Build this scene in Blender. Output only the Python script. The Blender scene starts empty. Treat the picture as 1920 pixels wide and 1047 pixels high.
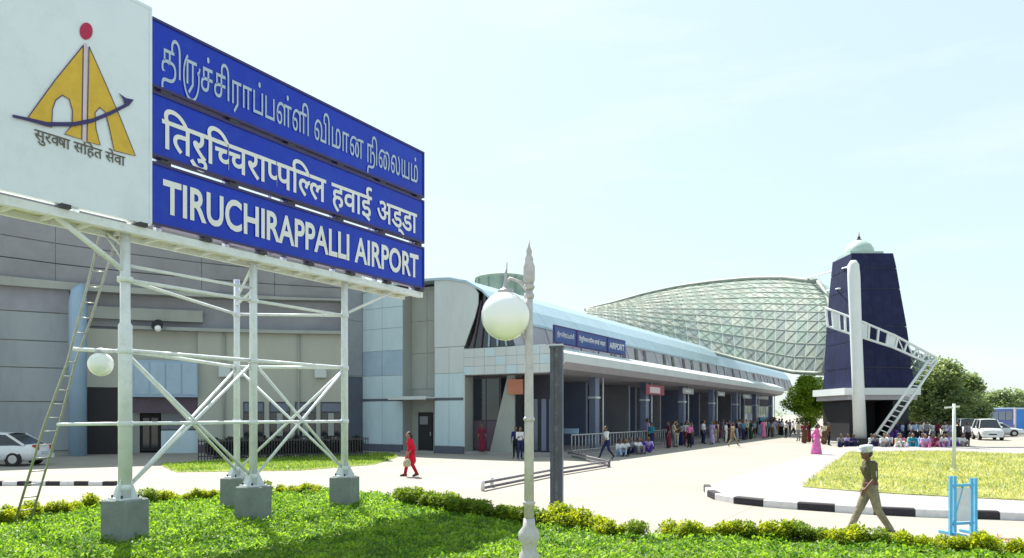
import bpy, bmesh, math, random
import numpy as np
from mathutils import Vector, Matrix
from mathutils.geometry import tessellate_polygon

random.seed(7)
rng = np.random.default_rng(7)
SC = bpy.context.scene
COL = SC.collection
F, HY, CH = 1350.0, 778.0, 2.3        # focal length in photo pixels, horizon row, camera height
R = math.radians

# ---------------------------------------------------------------- camera
cd = bpy.data.cameras.new("camera")
cam = bpy.data.objects.new("camera", cd); COL.objects.link(cam)
cam.location = (0, 0, CH); cam.rotation_euler = (R(90), 0, 0)
cd.sensor_fit = 'HORIZONTAL'; cd.sensor_width = 36.0; cd.lens = 36.0 * F / 1920.0
cd.shift_y = (HY - 523.5) / 1920.0
cd.clip_end = 6000; cd.clip_start = 0.1
SC.camera = cam

# ---------------------------------------------------------------- sky, sun, exposure
SUN_DIR = Vector((-0.32, 0.63, 1.0)).normalized()       # towards the sun: behind and to the left
ELEV = math.asin(SUN_DIR.z); AZ = math.atan2(SUN_DIR.x, SUN_DIR.y)
world = bpy.data.worlds.new("World"); SC.world = world; world.use_nodes = True
wn = world.node_tree; wn.nodes.clear()
sky = wn.nodes.new('ShaderNodeTexSky'); sky.sky_type = 'NISHITA'; sky.sun_disc = False
sky.sun_elevation = ELEV; sky.sun_rotation = AZ
sky.air_density = 1.0; sky.dust_density = 1.3; sky.ozone_density = 1.6; sky.altitude = 50
bg = wn.nodes.new('ShaderNodeBackground'); bg.inputs[1].default_value = 0.10
out = wn.nodes.new('ShaderNodeOutputWorld')
tc = wn.nodes.new('ShaderNodeTexCoord')
mp = wn.nodes.new('ShaderNodeMapping'); mp.inputs['Scale'].default_value = (1.0, 1.6, 5.0)
nz = wn.nodes.new('ShaderNodeTexNoise'); nz.inputs['Scale'].default_value = 2.2; nz.inputs['Detail'].default_value = 7; nz.inputs['Roughness'].default_value = .55
rp = wn.nodes.new('ShaderNodeValToRGB'); rp.color_ramp.elements[0].position = .52; rp.color_ramp.elements[1].position = .85
rp.color_ramp.elements[1].color = (.55, .55, .55, 1)
hz = wn.nodes.new('ShaderNodeMixRGB'); hz.blend_type = 'MIX'; hz.inputs[0].default_value = 0.64; hz.inputs[2].default_value = (4.7, 5.75, 5.6, 1)
mx = wn.nodes.new('ShaderNodeMixRGB'); mx.blend_type = 'MIX'; mx.inputs[2].default_value = (5.8, 6.1, 6.0, 1)
L = wn.links.new
L(tc.outputs['Generated'], mp.inputs['Vector']); L(mp.outputs[0], nz.inputs['Vector']); L(nz.outputs['Fac'], rp.inputs['Fac'])
L(sky.outputs[0], hz.inputs[1]); L(rp.outputs['Color'], mx.inputs[0]); L(hz.outputs[0], mx.inputs[1])
L(mx.outputs[0], bg.inputs[0]); L(bg.outputs[0], out.inputs[0])
sd = bpy.data.lights.new("sun", 'SUN'); sd.energy = 5.0; sd.angle = R(.5); sd.color = (1.0, .955, .87)
so = bpy.data.objects.new("sun", sd); COL.objects.link(so); so.rotation_euler = SUN_DIR.to_track_quat('Z', 'Y').to_euler()
SC.view_settings.view_transform = 'Standard'; SC.view_settings.look = 'None'
SC.view_settings.gamma = 1; SC.view_settings.use_curve_mapping = False
SC.view_settings.exposure = 0.94
SC.cycles.max_bounces = 6

ORD = ['first', 'second', 'third', 'fourth', 'fifth', 'sixth', 'seventh', 'eighth', 'ninth', 'tenth', 'eleventh', 'twelfth', 'thirteenth', 'fourteenth', 'fifteenth', 'sixteenth', 'seventeenth', 'eighteenth', 'nineteenth', 'twentieth']
ORD += ['twenty-' + x for x in ORD[:9]] + ['thirtieth'] + ['thirty-' + x for x in ORD[:9]] + ['fortieth'] + ['forty-' + x for x in ORD[:9]] + ['fiftieth'] + ['fifty-' + x for x in ORD[:9]] + ['sixtieth'] + ['sixty-' + x for x in ORD[:9]]
# ---------------------------------------------------------------- materials
def newmat(name):
    m = bpy.data.materials.new(name); m.use_nodes = True
    return m, m.node_tree.nodes, m.node_tree.links
def lin(c): return (c[0], c[1], c[2], 1)
def mat(name, col, rough=.55, var=.12, scale=2.0, metal=0.0, bump=.0, bscale=None, dirt=None, coat=0, spec=.5, stretch=(1, 1, 1)):
    """principled with two scales of tone variation, optional streaky dirt"""
    m, N, K = newmat(name)
    p = N['Principled BSDF']; p.inputs['Roughness'].default_value = rough; p.inputs['Metallic'].default_value = metal
    p.inputs['Specular IOR Level'].default_value = spec
    if coat: p.inputs['Coat Weight'].default_value = coat; p.inputs['Coat Roughness'].default_value = .08
    t = N.new('ShaderNodeTexCoord'); g = N.new('ShaderNodeMapping'); g.inputs['Scale'].default_value = stretch
    K.new(t.outputs['Object'], g.inputs['Vector'])
    n = N.new('ShaderNodeTexNoise'); n.inputs['Scale'].default_value = scale; n.inputs['Detail'].default_value = 6; n.inputs['Roughness'].default_value = .65
    K.new(g.outputs[0], n.inputs['Vector'])
    r = N.new('ShaderNodeValToRGB'); r.color_ramp.elements[0].position = .3; r.color_ramp.elements[1].position = .7
    lo = tuple(max(0, c * (1 - var)) for c in col); hi = tuple(min(1, c * (1 + var)) for c in col)
    r.color_ramp.elements[0].color = lin(lo); r.color_ramp.elements[1].color = lin(hi)
    K.new(n.outputs['Fac'], r.inputs['Fac'])
    src = r.outputs['Color']
    if dirt:
        dcol, amt, dsc = dirt
        n2 = N.new('ShaderNodeTexNoise'); n2.inputs['Scale'].default_value = dsc; n2.inputs['Detail'].default_value = 8; n2.inputs['Roughness'].default_value = .7
        K.new(g.outputs[0], n2.inputs['Vector'])
        r2 = N.new('ShaderNodeValToRGB'); r2.color_ramp.elements[0].position = .48; r2.color_ramp.elements[1].position = .75
        r2.color_ramp.elements[1].color = (amt, amt, amt, 1)
        K.new(n2.outputs['Fac'], r2.inputs['Fac'])
        x = N.new('ShaderNodeMixRGB'); x.inputs[2].default_value = lin(dcol)
        K.new(r2.outputs['Color'], x.inputs[0]); K.new(src, x.inputs[1]); src = x.outputs[0]
    K.new(src, p.inputs['Base Color'])
    if bump:
        b = N.new('ShaderNodeBump'); b.inputs['Strength'].default_value = bump; b.inputs['Distance'].default_value = .02
        n3 = N.new('ShaderNodeTexNoise'); n3.inputs['Scale'].default_value = bscale or scale * 8; n3.inputs['Detail'].default_value = 5
        K.new(t.outputs['Object'], n3.inputs['Vector']); K.new(n3.outputs['Fac'], b.inputs['Height']); K.new(b.outputs[0], p.inputs['Normal'])
    return m
def leafmat(name, a, b, trans=.45, scale=.8):
    m, N, K = newmat(name)
    for n in list(N): N.remove(n)
    o = N.new('ShaderNodeOutputMaterial'); d = N.new('ShaderNodeBsdfPrincipled'); tr = N.new('ShaderNodeBsdfTranslucent'); mxs = N.new('ShaderNodeMixShader')
    d.inputs['Roughness'].default_value = .5; d.inputs['Specular IOR Level'].default_value = .35
    t = N.new('ShaderNodeTexCoord'); n = N.new('ShaderNodeTexNoise'); n.inputs['Scale'].default_value = scale; n.inputs['Detail'].default_value = 4
    K.new(t.outputs['Object'], n.inputs['Vector'])
    g = N.new('ShaderNodeNewGeometry'); mth = N.new('ShaderNodeMath'); mth.operation = 'MULTIPLY_ADD'; mth.inputs[1].default_value = .45
    ad = N.new('ShaderNodeMath'); ad.operation = 'MULTIPLY_ADD'; ad.inputs[1].default_value = 1.5; ad.inputs[2].default_value = -.5
    K.new(n.outputs['Fac'], ad.inputs[0]); K.new(g.outputs['Random Per Island'], mth.inputs[0]); K.new(ad.outputs[0], mth.inputs[2])
    r = N.new('ShaderNodeValToRGB'); r.color_ramp.elements[0].color = lin(a); r.color_ramp.elements[1].color = lin(b)
    r.color_ramp.elements[0].position = .15; r.color_ramp.elements[1].position = .85
    K.new(mth.outputs[0], r.inputs['Fac']); K.new(r.outputs['Color'], d.inputs['Base Color'])
    mul = N.new('ShaderNodeMixRGB'); mul.blend_type = 'MULTIPLY'; mul.inputs[0].default_value = 1; mul.inputs[2].default_value = (1.5, 1.45, .7, 1)
    K.new(r.outputs['Color'], mul.inputs[1]); K.new(mul.outputs[0], tr.inputs['Color'])
    mxs.inputs[0].default_value = trans; K.new(d.outputs[0], mxs.inputs[1]); K.new(tr.outputs[0], mxs.inputs[2]); K.new(mxs.outputs[0], o.inputs[0])
    return m

M = {}
M['concrete'] = mat('paving_concrete', (.345, .322, .288), .85, .07, .35, bump=.35, bscale=9, dirt=((.25, .225, .195), .55, .45))
M['pavement'] = mat('pavement_pale', (.32, .295, .30), .85, .08, .6, bump=.2, bscale=12, dirt=((.25, .225, .22), .45, 1.5))
M['soil'] = mat('soil', (.10, .085, .05), .95, .3, 2.5, bump=.5, bscale=14, dirt=((.05, .08, .02), .8, 3))
M['lawn'] = mat('lawn_soil', (.13, .19, .035), .95, .25, 1.2, bump=.8, bscale=25, dirt=((.22, .22, .06), .7, 2.2))
M['drylawn'] = mat('dry_turf', (.26, .29, .07), .95, .2, .5, bump=.8, bscale=20, dirt=((.36, .31, .13), .7, .9))
M['white_metal'] = mat('white_painted_steel', (.72, .76, .80), .4, .06, 3, dirt=((.48, .42, .36), .45, 7))
M['deck_bounce'] = mat('bounce_tinted_steel', (.62, .58, .45), .5, .15, 4, dirt=((.35, .28, .15), .5, 6))  # warm ground bounce under the deck painted in as a yellowish tone
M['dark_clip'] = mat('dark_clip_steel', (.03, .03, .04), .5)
M['block'] = mat('grey_plinth_concrete', (.22, .245, .25), .85, .12, 3, bump=.35, bscale=18, dirt=((.10, .12, .10), .5, 4))
M['sign_white'] = mat('white_sign_sheet', (.68, .75, .83), .35, .03, .6, dirt=((.47, .52, .56), .35, 1.5))
M['sign_blue'] = mat('blue_sign_sheet', (.003, .030, .46), .35, .12, .7, dirt=((.014, .075, .45), .5, 2), spec=.35)
M['letters'] = mat('pale_lettering', (.74, .75, .76), .4, .04, 4)
M['letters_thin'] = mat('reflection_tinted_lettering', (.40, .50, .64), .4, .08, 4)  # sky reflection on the top row painted into the letter colour
M['board_blue'] = mat('dull_blue_board', (.035, .075, .26), .5, .15, 2)
M['emblem_gold'] = mat('ochre_emblem', (.62, .40, .03), .45, .12, 5)
M['emblem_navy'] = mat('navy_emblem', (.03, .02, .12), .45, .1, 5)
M['emblem_red'] = mat('crimson_emblem', (.42, .005, .06), .4, .1, 5)
M['emblem_text'] = mat('dark_tagline', (.10, .09, .07), .5, .1, 5)
M['emblem_stripe'] = mat('pinkish_stripe', (.62, .50, .56), .5, .05, 5)
M['panel_white'] = mat('white_cladding', (.50, .63, .70), .45, .05, .7, dirt=((.42, .45, .46), .4, 1.2), stretch=(1, 1, .3))
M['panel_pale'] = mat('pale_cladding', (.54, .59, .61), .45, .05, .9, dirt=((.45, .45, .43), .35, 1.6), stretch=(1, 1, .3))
M['panel_grey'] = mat('grey_render', (.34, .36, .34), .8, .08, .5, dirt=((.24, .25, .24), .5, .9), bump=.1, stretch=(1, 1, .4))
M['panel_blue'] = mat('blue_grey_cladding', (.34, .46, .58), .4, .07, .7, dirt=((.25, .32, .40), .5, 1.2))
M['panel_dark'] = mat('dark_grey_cladding', (.28, .29, .33), .6, .12, .5, dirt=((.20, .20, .24), .5, 1.2))
M['wing_grey'] = mat('cool_grey_cladding', (.30, .335, .365), .5, .08, .5, dirt=((.17, .19, .21), .6, .8), stretch=(1, 1, .25))
M['beige'] = mat('beige_render', (.42, .43, .38), .85, .07, .4, dirt=((.30, .31, .28), .5, .8), stretch=(1, 1, .4))
M['roof_blue'] = mat('pale_blue_roof_sheet', (.38, .52, .60), .35, .08, .8, dirt=((.28, .38, .45), .4, 1.5), metal=.2)
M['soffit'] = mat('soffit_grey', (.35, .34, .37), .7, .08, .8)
M['fascia_low'] = mat('shade_tinted_fascia', (.30, .285, .32), .6, .08, .8)  # shade on the canopy's underside lip painted in as mauve grey
M['glass_dark'] = mat('dark_glass', (.015, .02, .03), .08, .2, 1.0, spec=.8)
M['glass_mid'] = mat('mid_blue_glass', (.06, .09, .15), .12, .3, .6, spec=.8)  # blue glass, lighter than the dark panes
M['frame_dark'] = mat('dark_frame', (.05, .045, .06), .5)
M['frame_purple'] = mat('dark_mauve_frame', (.09, .06, .09), .5)
M['column'] = mat('blue_grey_column', (.15, .18, .28), .5, .08, 1.0)
M['column_blue'] = mat('light_blue_column', (.30, .43, .58), .4, .08, 1.0, dirt=((.22, .30, .42), .5, 2))
M['interior'] = mat('dim_interior', (.035, .035, .05), .9, .3, .7)  # dimness indoors and in the recess put into the wall colour
M['orange'] = mat('orange_sign', (.42, .15, .09), .5)
M['redsign'] = mat('red_sign', (.26, .05, .08), .5)
M['tower'] = mat('dark_blue_cladding', (.010, .014, .055), .6, .3, .8, dirt=((.03, .036, .085), .6, 1.4), spec=.2)
M['tower_edge'] = mat('slate_cladding', (.09, .10, .14), .5)
M['dome'] = mat('pale_green_dome', (.40, .52, .48), .5, .08, 1.5)
M['black'] = mat('near_black', (.012, .012, .016), .6)
M['mast'] = mat('white_mast', (.66, .70, .71), .4, .05, 1.5, dirt=((.45, .5, .52), .4, 3))
M['shell'] = mat('green_grey_roof_sheet', (.29, .36, .32), .8, .22, .22, dirt=((.38, .43, .36), .8, .4), spec=.15)
M['shell2'] = mat('grey_roof_sheet', (.28, .32, .31), .8, .22, .22, dirt=((.36, .40, .37), .8, .4), spec=.15)
M['shell3'] = mat('palest_roof_sheet', (.36, .39, .35), .8, .2, .25, dirt=((.44, .46, .38), .8, .5), spec=.15)  # palest of the sheet tones, mixed in at random
M['rib'] = mat('dull_green_rib', (.22, .26, .22), .6)
M['tank'] = mat('green_grey_tank', (.27, .34, .27), .7, .15, 1.2, dirt=((.5, .52, .45), .6, 2))
M['post_slate'] = mat('slate_painted_steel', (.075, .085, .125), .45, .12, 3, dirt=((.20, .18, .20), .5, 5))
M['lamp_pole'] = mat('pale_grey_lamp_paint', (.50, .48, .50), .5, .12, 9, dirt=((.30, .27, .28), .6, 16))
M['kerb_black'] = mat('black_kerb_paint', (.018, .016, .025), .7, .3, 6, dirt=((.08, .07, .075), .3, 9))
M['kerb_white'] = mat('white_kerb_paint', (.68, .66, .68), .7, .07, 6, dirt=((.38, .34, .34), .5, 9))
M['cyan_paint'] = mat('sky_blue_paint', (.10, .42, .68), .45, .15, 4, dirt=((.30, .55, .70), .5, 7))
M['banner'] = mat('pale_banner', (.62, .66, .70), .7, .08, 5)
M['rail_steel'] = mat('galvanised_rail', (.42, .42, .43), .4, .1, 5, metal=.5)
M['barrier_dark'] = mat('weathered_dark_rail', (.13, .12, .15), .6, .2, 5, dirt=((.4, .38, .38), .6, 8))
M['car_white'] = mat('white_car_paint', (.66, .68, .72), .3, .02, 1, coat=.7)
M['tyre'] = mat('tyre_rubber', (.02, .02, .022), .8)
M['rim'] = mat('alloy_rim', (.45, .45, .48), .35, metal=.7)
M['lamp_red'] = mat('red_tail_lamp', (.35, .01, .01), .25)
M['lamp_clear'] = mat('clear_headlamp', (.6, .62, .65), .15)
M['bus_blue'] = mat('deep_blue_paint', (.02, .05, .22), .35, .1, 1)
M['hoard_blue'] = mat('bright_blue_board', (.03, .20, .62), .5, .1, 1)
M['bark'] = mat('bark', (.09, .065, .045), .9, .3, 6, bump=.6, bscale=20)
M['leaf_bright'] = leafmat('bright_leaves', (.12, .22, .02), (.32, .44, .05))
M['leaf_dark'] = leafmat('dark_leaves', (.12, .18, .09), (.26, .33, .17), .45)  # lightened in place of haze over the right-hand trees
M['leaf_far'] = leafmat('far_leaves', (.16, .23, .14), (.27, .35, .20), .4)  # paleness of distance haze put into the leaf colour
M['leaf_hedge'] = leafmat('yellow_green_leaves', (.15, .23, .014), (.52, .55, .035), .5, 3)
M['leaf_lawn'] = leafmat('lawn_leaves', (.04, .14, .015), (.32, .50, .045), .5, 2.4)
M['leaf_dry'] = leafmat('dry_grass_blades', (.24, .31, .09), (.56, .53, .27), .35, .5)
M['leaf_hedge3'] = leafmat('green_turf_blades', (.11, .22, .03), (.32, .44, .07), .4, .6)
M['leaf_very_dark'] = leafmat('very_dark_leaves', (.012, .02, .014), (.04, .05, .035), .15, .6)  # darkest of the leaf colours
M['flower'] = leafmat('orange_petals', (.5, .10, .02), (.75, .35, .02), .4, 3)
# lamp globe
m, N, K = newmat('opal_globe'); p = N['Principled BSDF']
p.inputs['Base Color'].default_value = (.86, .88, .88, 1); p.inputs['Roughness'].default_value = .07
p.inputs['Subsurface Weight'].default_value = .3; p.inputs['Subsurface Radius'].default_value = (.2, .2, .2); p.inputs['Coat Weight'].default_value = 1
M['globe'] = m
M['screen'] = mat('pale_screen_sheet', (.40, .50, .50), .6, .15, .5)
CM = {}
def cloth(col):
    k = tuple(round(c, 3) for c in col)
    if k not in CM: CM[k] = mat('cloth', col, .85, .28, 7, bump=1.0, bscale=14, spec=.2)
    return CM[k]
M['skin'] = mat('skin', (.17, .085, .05), .55, .08, 12)
M['skin2'] = mat('skin_mid', (.25, .13, .08), .55, .08, 12)
M['hair'] = mat('black_hair', (.012, .01, .01), .5, .2, 30)
M['shoe'] = mat('dark_shoe', (.03, .022, .02), .5)

# ---------------------------------------------------------------- mesh helper
class MB:
    def __init__(s): s.v = []; s.f = []; s.m = []; s.s = []
    def add(s, vs, fs, m=0, sm=False):
        o = len(s.v); s.v += [tuple(v) for v in vs]
        for f in fs: s.f.append(tuple(i + o for i in f)); s.m.append(m); s.s.append(sm)
        return s
    def box(s, x0, x1, y0, y1, z0, z1, m=0):
        vs = [(x0, y0, z0), (x1, y0, z0), (x1, y1, z0), (x0, y1, z0), (x0, y0, z1), (x1, y0, z1), (x1, y1, z1), (x0, y1, z1)]
        return s.add(vs, [(0, 3, 2, 1), (4, 5, 6, 7), (0, 1, 5, 4), (1, 2, 6, 5), (2, 3, 7, 6), (3, 0, 4, 7)], m)
    def bar(s, p, q, w, h=None, m=0):
        p = Vector(p); q = Vector(q); d = (q - p).normalized(); h = h or w
        a = d.cross(Vector((0, 0, 1))); a = a.normalized() if a.length > 1e-4 else Vector((1, 0, 0)); b = a.cross(d).normalized()
        c = [a * x * w / 2 + b * y * h / 2 for x, y in ((-1, -1), (1, -1), (1, 1), (-1, 1))]
        return s.add([p + k for k in c] + [q + k for k in c], [(0, 1, 2, 3), (7, 6, 5, 4), (0, 4, 5, 1), (1, 5, 6, 2), (2, 6, 7, 3), (3, 7, 4, 0)], m)
    def tube(s, pts, r, n=8, m=0, caps=True):
        pts = [Vector(p) for p in pts]; k = len(pts)
        rs = r if isinstance(r, (list, tuple)) else [r] * k
        vs = []; a = None
        for i, p in enumerate(pts):
            d = (pts[min(i + 1, k - 1)] - pts[max(i - 1, 0)]).normalized()
            if a is None: a = d.cross(Vector((0, 0, 1))) if abs(d.z) < .95 else d.cross(Vector((1, 0, 0)))
            a = (a - d * a.dot(d)).normalized(); b = d.cross(a)
            for j in range(n):
                t = 2 * math.pi * j / n; vs.append(p + (a * math.cos(t) + b * math.sin(t)) * rs[i])
        fs = [(i * n + j, i * n + (j + 1) % n, (i + 1) * n + (j + 1) % n, (i + 1) * n + j) for i in range(k - 1) for j in range(n)]
        s.add(vs, fs, m, True)
        if caps: o = len(s.v) - len(vs); s.f += [tuple(o + j for j in reversed(range(n))), tuple(o + (k - 1) * n + j for j in range(n))]; s.m += [m, m]; s.s += [False, False]
        return s
    def lathe(s, prof, c=(0, 0, 0), n=16, m=0, ax=None):
        vs = []
        for r, z in prof:
            for j in range(n):
                t = 2 * math.pi * j / n; v = Vector((r * math.cos(t), r * math.sin(t), z))
                if ax: v = ax @ v
                vs.append(v + Vector(c))
        fs = [(i * n + j, i * n + (j + 1) % n, (i + 1) * n + (j + 1) % n, (i + 1) * n + j) for i in range(len(prof) - 1) for j in range(n)]
        s.add(vs, fs, m, True)
        o = len(s.v) - len(vs); s.f += [tuple(o + j for j in reversed(range(n))), tuple(o + (len(prof) - 1) * n + j for j in range(n))]; s.m += [m, m]; s.s += [False, False]
        return s
    def ball(s, c, r, n=16, m=0, sc=(1, 1, 1)):
        k = n // 2
        pr = [(math.sin(math.pi * i / k) * r + 1e-4, -math.cos(math.pi * i / k) * r) for i in range(k + 1)]
        return s.lathe(pr, c, n, m, Matrix.Diagonal(sc))
    def poly(s, pts, nrm, th, m=0):
        """extrude a planar 3d polygon by th along nrm"""
        pts = [Vector(p) for p in pts]; n = Vector(nrm) * th; k = len(pts)
        tr = tessellate_polygon([pts])
        s.add(pts + [p + n for p in pts], [tuple(t) for t in tr] + [tuple(i + k for i in reversed(t)) for t in tr] + [(i, (i + 1) % k, (i + 1) % k + k, i + k) for i in range(k)], m)
        return s
    def build(s, name, mats, parent=None, kind=None, loc=None):
        me = bpy.data.meshes.new(name); me.from_pydata(s.v, [], s.f)
        mats = mats if isinstance(mats, (list, tuple)) else [mats]
        for x in mats: me.materials.append(x)
        me.polygons.foreach_set('material_index', s.m); me.polygons.foreach_set('use_smooth', s.s)
        bm = bmesh.new(); bm.from_mesh(me); bmesh.ops.recalc_face_normals(bm, faces=bm.faces); bm.to_mesh(me); bm.free()
        return link(name, me, parent, kind, loc)
def link(name, me, parent=None, kind=None, loc=None):
    o = bpy.data.objects.new(name, me); COL.objects.link(o)
    if parent: o.parent = parent
    if kind: o['kind'] = kind
    if loc is not None: o.location = loc
    return o
def thing(name, label, cat, loc=(0, 0, 0), rotz=0, group=None):
    o = bpy.data.objects.new(name, None); COL.objects.link(o); o.location = loc; o.rotation_euler = (0, 0, rotz)
    o.empty_display_size = .3
    return tag(o, label, cat, group)
def tag(o, label, cat, group=None):
    o['label'] = label; o['category'] = cat
    if group: o['group'] = group
    return o
def dup(root, loc, rotz=0, label=None, group=None, scale=None):
    r = root.copy(); COL.objects.link(r); r.location = loc; r.rotation_euler = (0, 0, rotz)
    if scale: r.scale = scale if isinstance(scale, tuple) else (scale,) * 3
    if label: r['label'] = label
    if group: r['group'] = group
    for ch in root.children:
        c = ch.copy(); COL.objects.link(c); c.parent = r
        for g in ch.children:
            d = g.copy(); COL.objects.link(d); d.parent = c
    return r
def at(px, d, z=None, py=None):
    """world point seen at photo column px at depth d"""
    return Vector(((px - 960) / F * d, d, z if z is not None else CH + (HY - py) / F * d))
def gd(py, z=0): return F * (CH - z) / (py - HY)         # depth of a ground point seen at row py
def gp(px, py, z=0): return at(px, gd(py, z), z)
TH = math.atan2(-.519, .855)
U = Vector((.519, .855, 0)).normalized(); W = Vector((U.y, -U.x, 0))
class Frame:
    def __init__(s, x, y): s.o = Vector((x, y, 0))
    def s_at(s, px, w):
        r = (px - 960) / F; o = s.o + W * w
        return (r * o.y - o.x) / (U.x - r * U.y)
    def w_at(s, px, t=0):
        r = (px - 960) / F; o = s.o + U * t
        return (r * o.y - o.x) / (W.x - r * W.y)
    def z_at(s, py, w, t):
        d = (s.o + W * w + U * t).y
        return CH + (HY - py) / F * d
    def loc(s, p):
        d = Vector(p) - s.o
        return Vector((d.dot(W), d.dot(U), p[2]))

# ================================================================ GROUND
def paving():
    m, N, K = newmat('jointed_paving'); p = N['Principled BSDF']; p.inputs['Roughness'].default_value = .85
    t = N.new('ShaderNodeTexCoord'); g = N.new('ShaderNodeMapping'); g.inputs['Rotation'].default_value = (0, 0, -TH); K.new(t.outputs['Object'], g.inputs[0])
    br = N.new('ShaderNodeTexBrick'); br.offset = 0; br.inputs['Scale'].default_value = 1; br.inputs['Brick Width'].default_value = 4.2; br.inputs['Row Height'].default_value = 3.6
    br.inputs['Mortar Size'].default_value = .018; br.inputs['Mortar Smooth'].default_value = .3
    br.inputs['Color1'].default_value = (.30, .277, .245, 1); br.inputs['Color2'].default_value = (.33, .305, .27, 1); br.inputs['Mortar'].default_value = (.20, .18, .16, 1); K.new(g.outputs[0], br.inputs['Vector'])
    prev = br.outputs['Color']
    for sc_, st, c, amt, lo, hi in ((.3, (1, 1, 1), (.26, .235, .205), .6, .45, .75), (1.1, (1, .12, 1), (.22, .20, .18), .35, .56, .72), (2.6, (1, 1, 1), (.20, .18, .16), .35, .6, .75), (14, (1, 1, 1), (.27, .25, .22), .35, .45, .8)):
        g2 = N.new('ShaderNodeMapping'); g2.inputs['Scale'].default_value = st; K.new(g.outputs[0], g2.inputs[0])
        n = N.new('ShaderNodeTexNoise'); n.inputs['Scale'].default_value = sc_; n.inputs['Detail'].default_value = 8; n.inputs['Roughness'].default_value = .65; K.new(g2.outputs[0], n.inputs[0])
        rr = N.new('ShaderNodeValToRGB'); rr.color_ramp.elements[0].position = lo; rr.color_ramp.elements[1].position = hi; rr.color_ramp.elements[1].color = (amt, amt, amt, 1); K.new(n.outputs[0], rr.inputs[0])
        x = N.new('ShaderNodeMixRGB'); x.inputs[2].default_value = lin(c); K.new(rr.outputs[0], x.inputs[0]); K.new(prev, x.inputs[1]); prev = x.outputs[0]
    K.new(prev, p.inputs['Base Color']); return m
M['concrete'] = paving()
def sheet(name, pts, z, m, parent=None, kind='structure', th=0):
    b = MB()
    if th: b.poly([(p[0], p[1], z - th) for p in pts], (0, 0, 1), th)
    else:
        v = [Vector((p[0], p[1], z)) for p in pts]; b.add(v, [tuple(t) for t in tessellate_polygon([v])])
    return b.build(name, m, parent, kind)
sheet('ground', [(-1500, -300), (1500, -300), (1500, 3000), (-1500, 3000)], 0, M['concrete'])
# front lawn back boundary (photo pixels on the ground)
lawn_back = [(-60, 990), (0, 985), (90, 967), (200, 950), (400, 936), (600, 925), (720, 938), (830, 955), (960, 980), (1050, 992), (1200, 1014), (1300, 1012), (1450, 1016), (1600, 1024), (1760, 1033), (1920, 1042), (2050, 1048)]
lawn_poly = [(-16, 4)] + [(-17, 14.2)] + [tuple(gp(a, b - 5)[:2]) for a, b in lawn_back] + [(14, 10), (14, 4)]
sheet('lawn', lawn_poly, .03, M['lawn'])
strip = [gp(a, b)[:2] for a, b in ((300, 872), (330, 886), (560, 883), (700, 872), (745, 858), (730, 851), (660, 853), (500, 861))]
sheet('wing_lawn', strip, .012, M['drylawn'])
def inpoly(x, y, P):
    P = np.array(P); c = np.zeros(len(x), bool); j = len(P) - 1
    for i in range(len(P)):
        xi, yi = P[i]; xj, yj = P[j]
        c ^= ((yi > y) != (yj > y)) & (x < (xj - xi) * (y - yi) / (yj - yi + 1e-12) + xi); j = i
    return c
def leaves_mesh(name, pos, size, tilt, m, parent=None, kind=None, shape='leaf'):
    """pos Nx3, size N, quads with random heading; tilt = how far from horizontal"""
    n = len(pos); a = rng.uniform(0, 2 * np.pi, n); e = rng.uniform(tilt[0], tilt[1], n)
    d = np.stack([np.cos(a) * np.cos(e), np.sin(a) * np.cos(e), np.sin(e)], 1)
    side = np.stack([-np.sin(a), np.cos(a), np.zeros(n)], 1)
    roll = rng.uniform(-.7, .7, n)[:, None]; up = np.cross(side, d); side = side * np.cos(roll) + up * np.sin(roll)
    w = .28 if shape == 'leaf' else .10
    s = size[:, None]
    V = np.stack([pos, pos + d * s * .5 + side * s * w, pos + d * s, pos + d * s * .5 - side * s * w], 1).reshape(-1, 3)
    me = bpy.data.meshes.new(name); me.vertices.add(4 * n); me.vertices.foreach_set('co', V.ravel().astype(np.float32))
    me.loops.add(4 * n); me.loops.foreach_set('vertex_index', np.arange(4 * n, dtype=np.int32))
    me.polygons.add(n); me.polygons.foreach_set('loop_start', np.arange(0, 4 * n, 4, dtype=np.int32)); me.polygons.foreach_set('loop_total', np.full(n, 4, np.int32))
    me.update(calc_edges=True); me.materials.append(m)
    return link(name, me, parent, kind)
# leafy lawn carpet
def carpet(name, P, n, smin, smax, z0, m, shape='leaf', clump=.16):
    P = np.array(P); lo = P.min(0); hi = P.max(0)
    x = rng.uniform(lo[0], hi[0], n); y = rng.uniform(lo[1], hi[1], n); k = inpoly(x, y, P) & (y > 8.5) & (np.abs(x) < y * .78 + 1.5); x = x[k]; y = y[k]
    h = (np.sin(x * 5.1 + 1.3 * np.sin(y * 3.7)) * np.sin(y * 4.3 + 1.7 * np.sin(x * 2.9)) + .6 * np.sin(x * 11 + y * 7) * np.sin(y * 13 - x * 5) + 1) * .5
    z = z0 + np.clip(h, 0, 1.3) * clump * rng.uniform(.2, 1, len(x))
    pos = np.stack([x, y, z], 1)
    o = leaves_mesh(name, pos, rng.uniform(smin, smax, len(x)), (.05, 1.1), m, kind='stuff', shape=shape)
    return o
o = carpet('ground_cover', lawn_poly, 420000, .045, .095, .03, M['leaf_lawn']); tag(o, 'bright green leafy ground cover of the front lawn', 'lawn')
o = carpet('wing_turf', [tuple(p) for p in strip], 30000, .10, .2, .01, M['leaf_hedge3'], 'blade', .03); tag(o, 'thin green turf strip before the grey terminal wing', 'grass')

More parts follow.
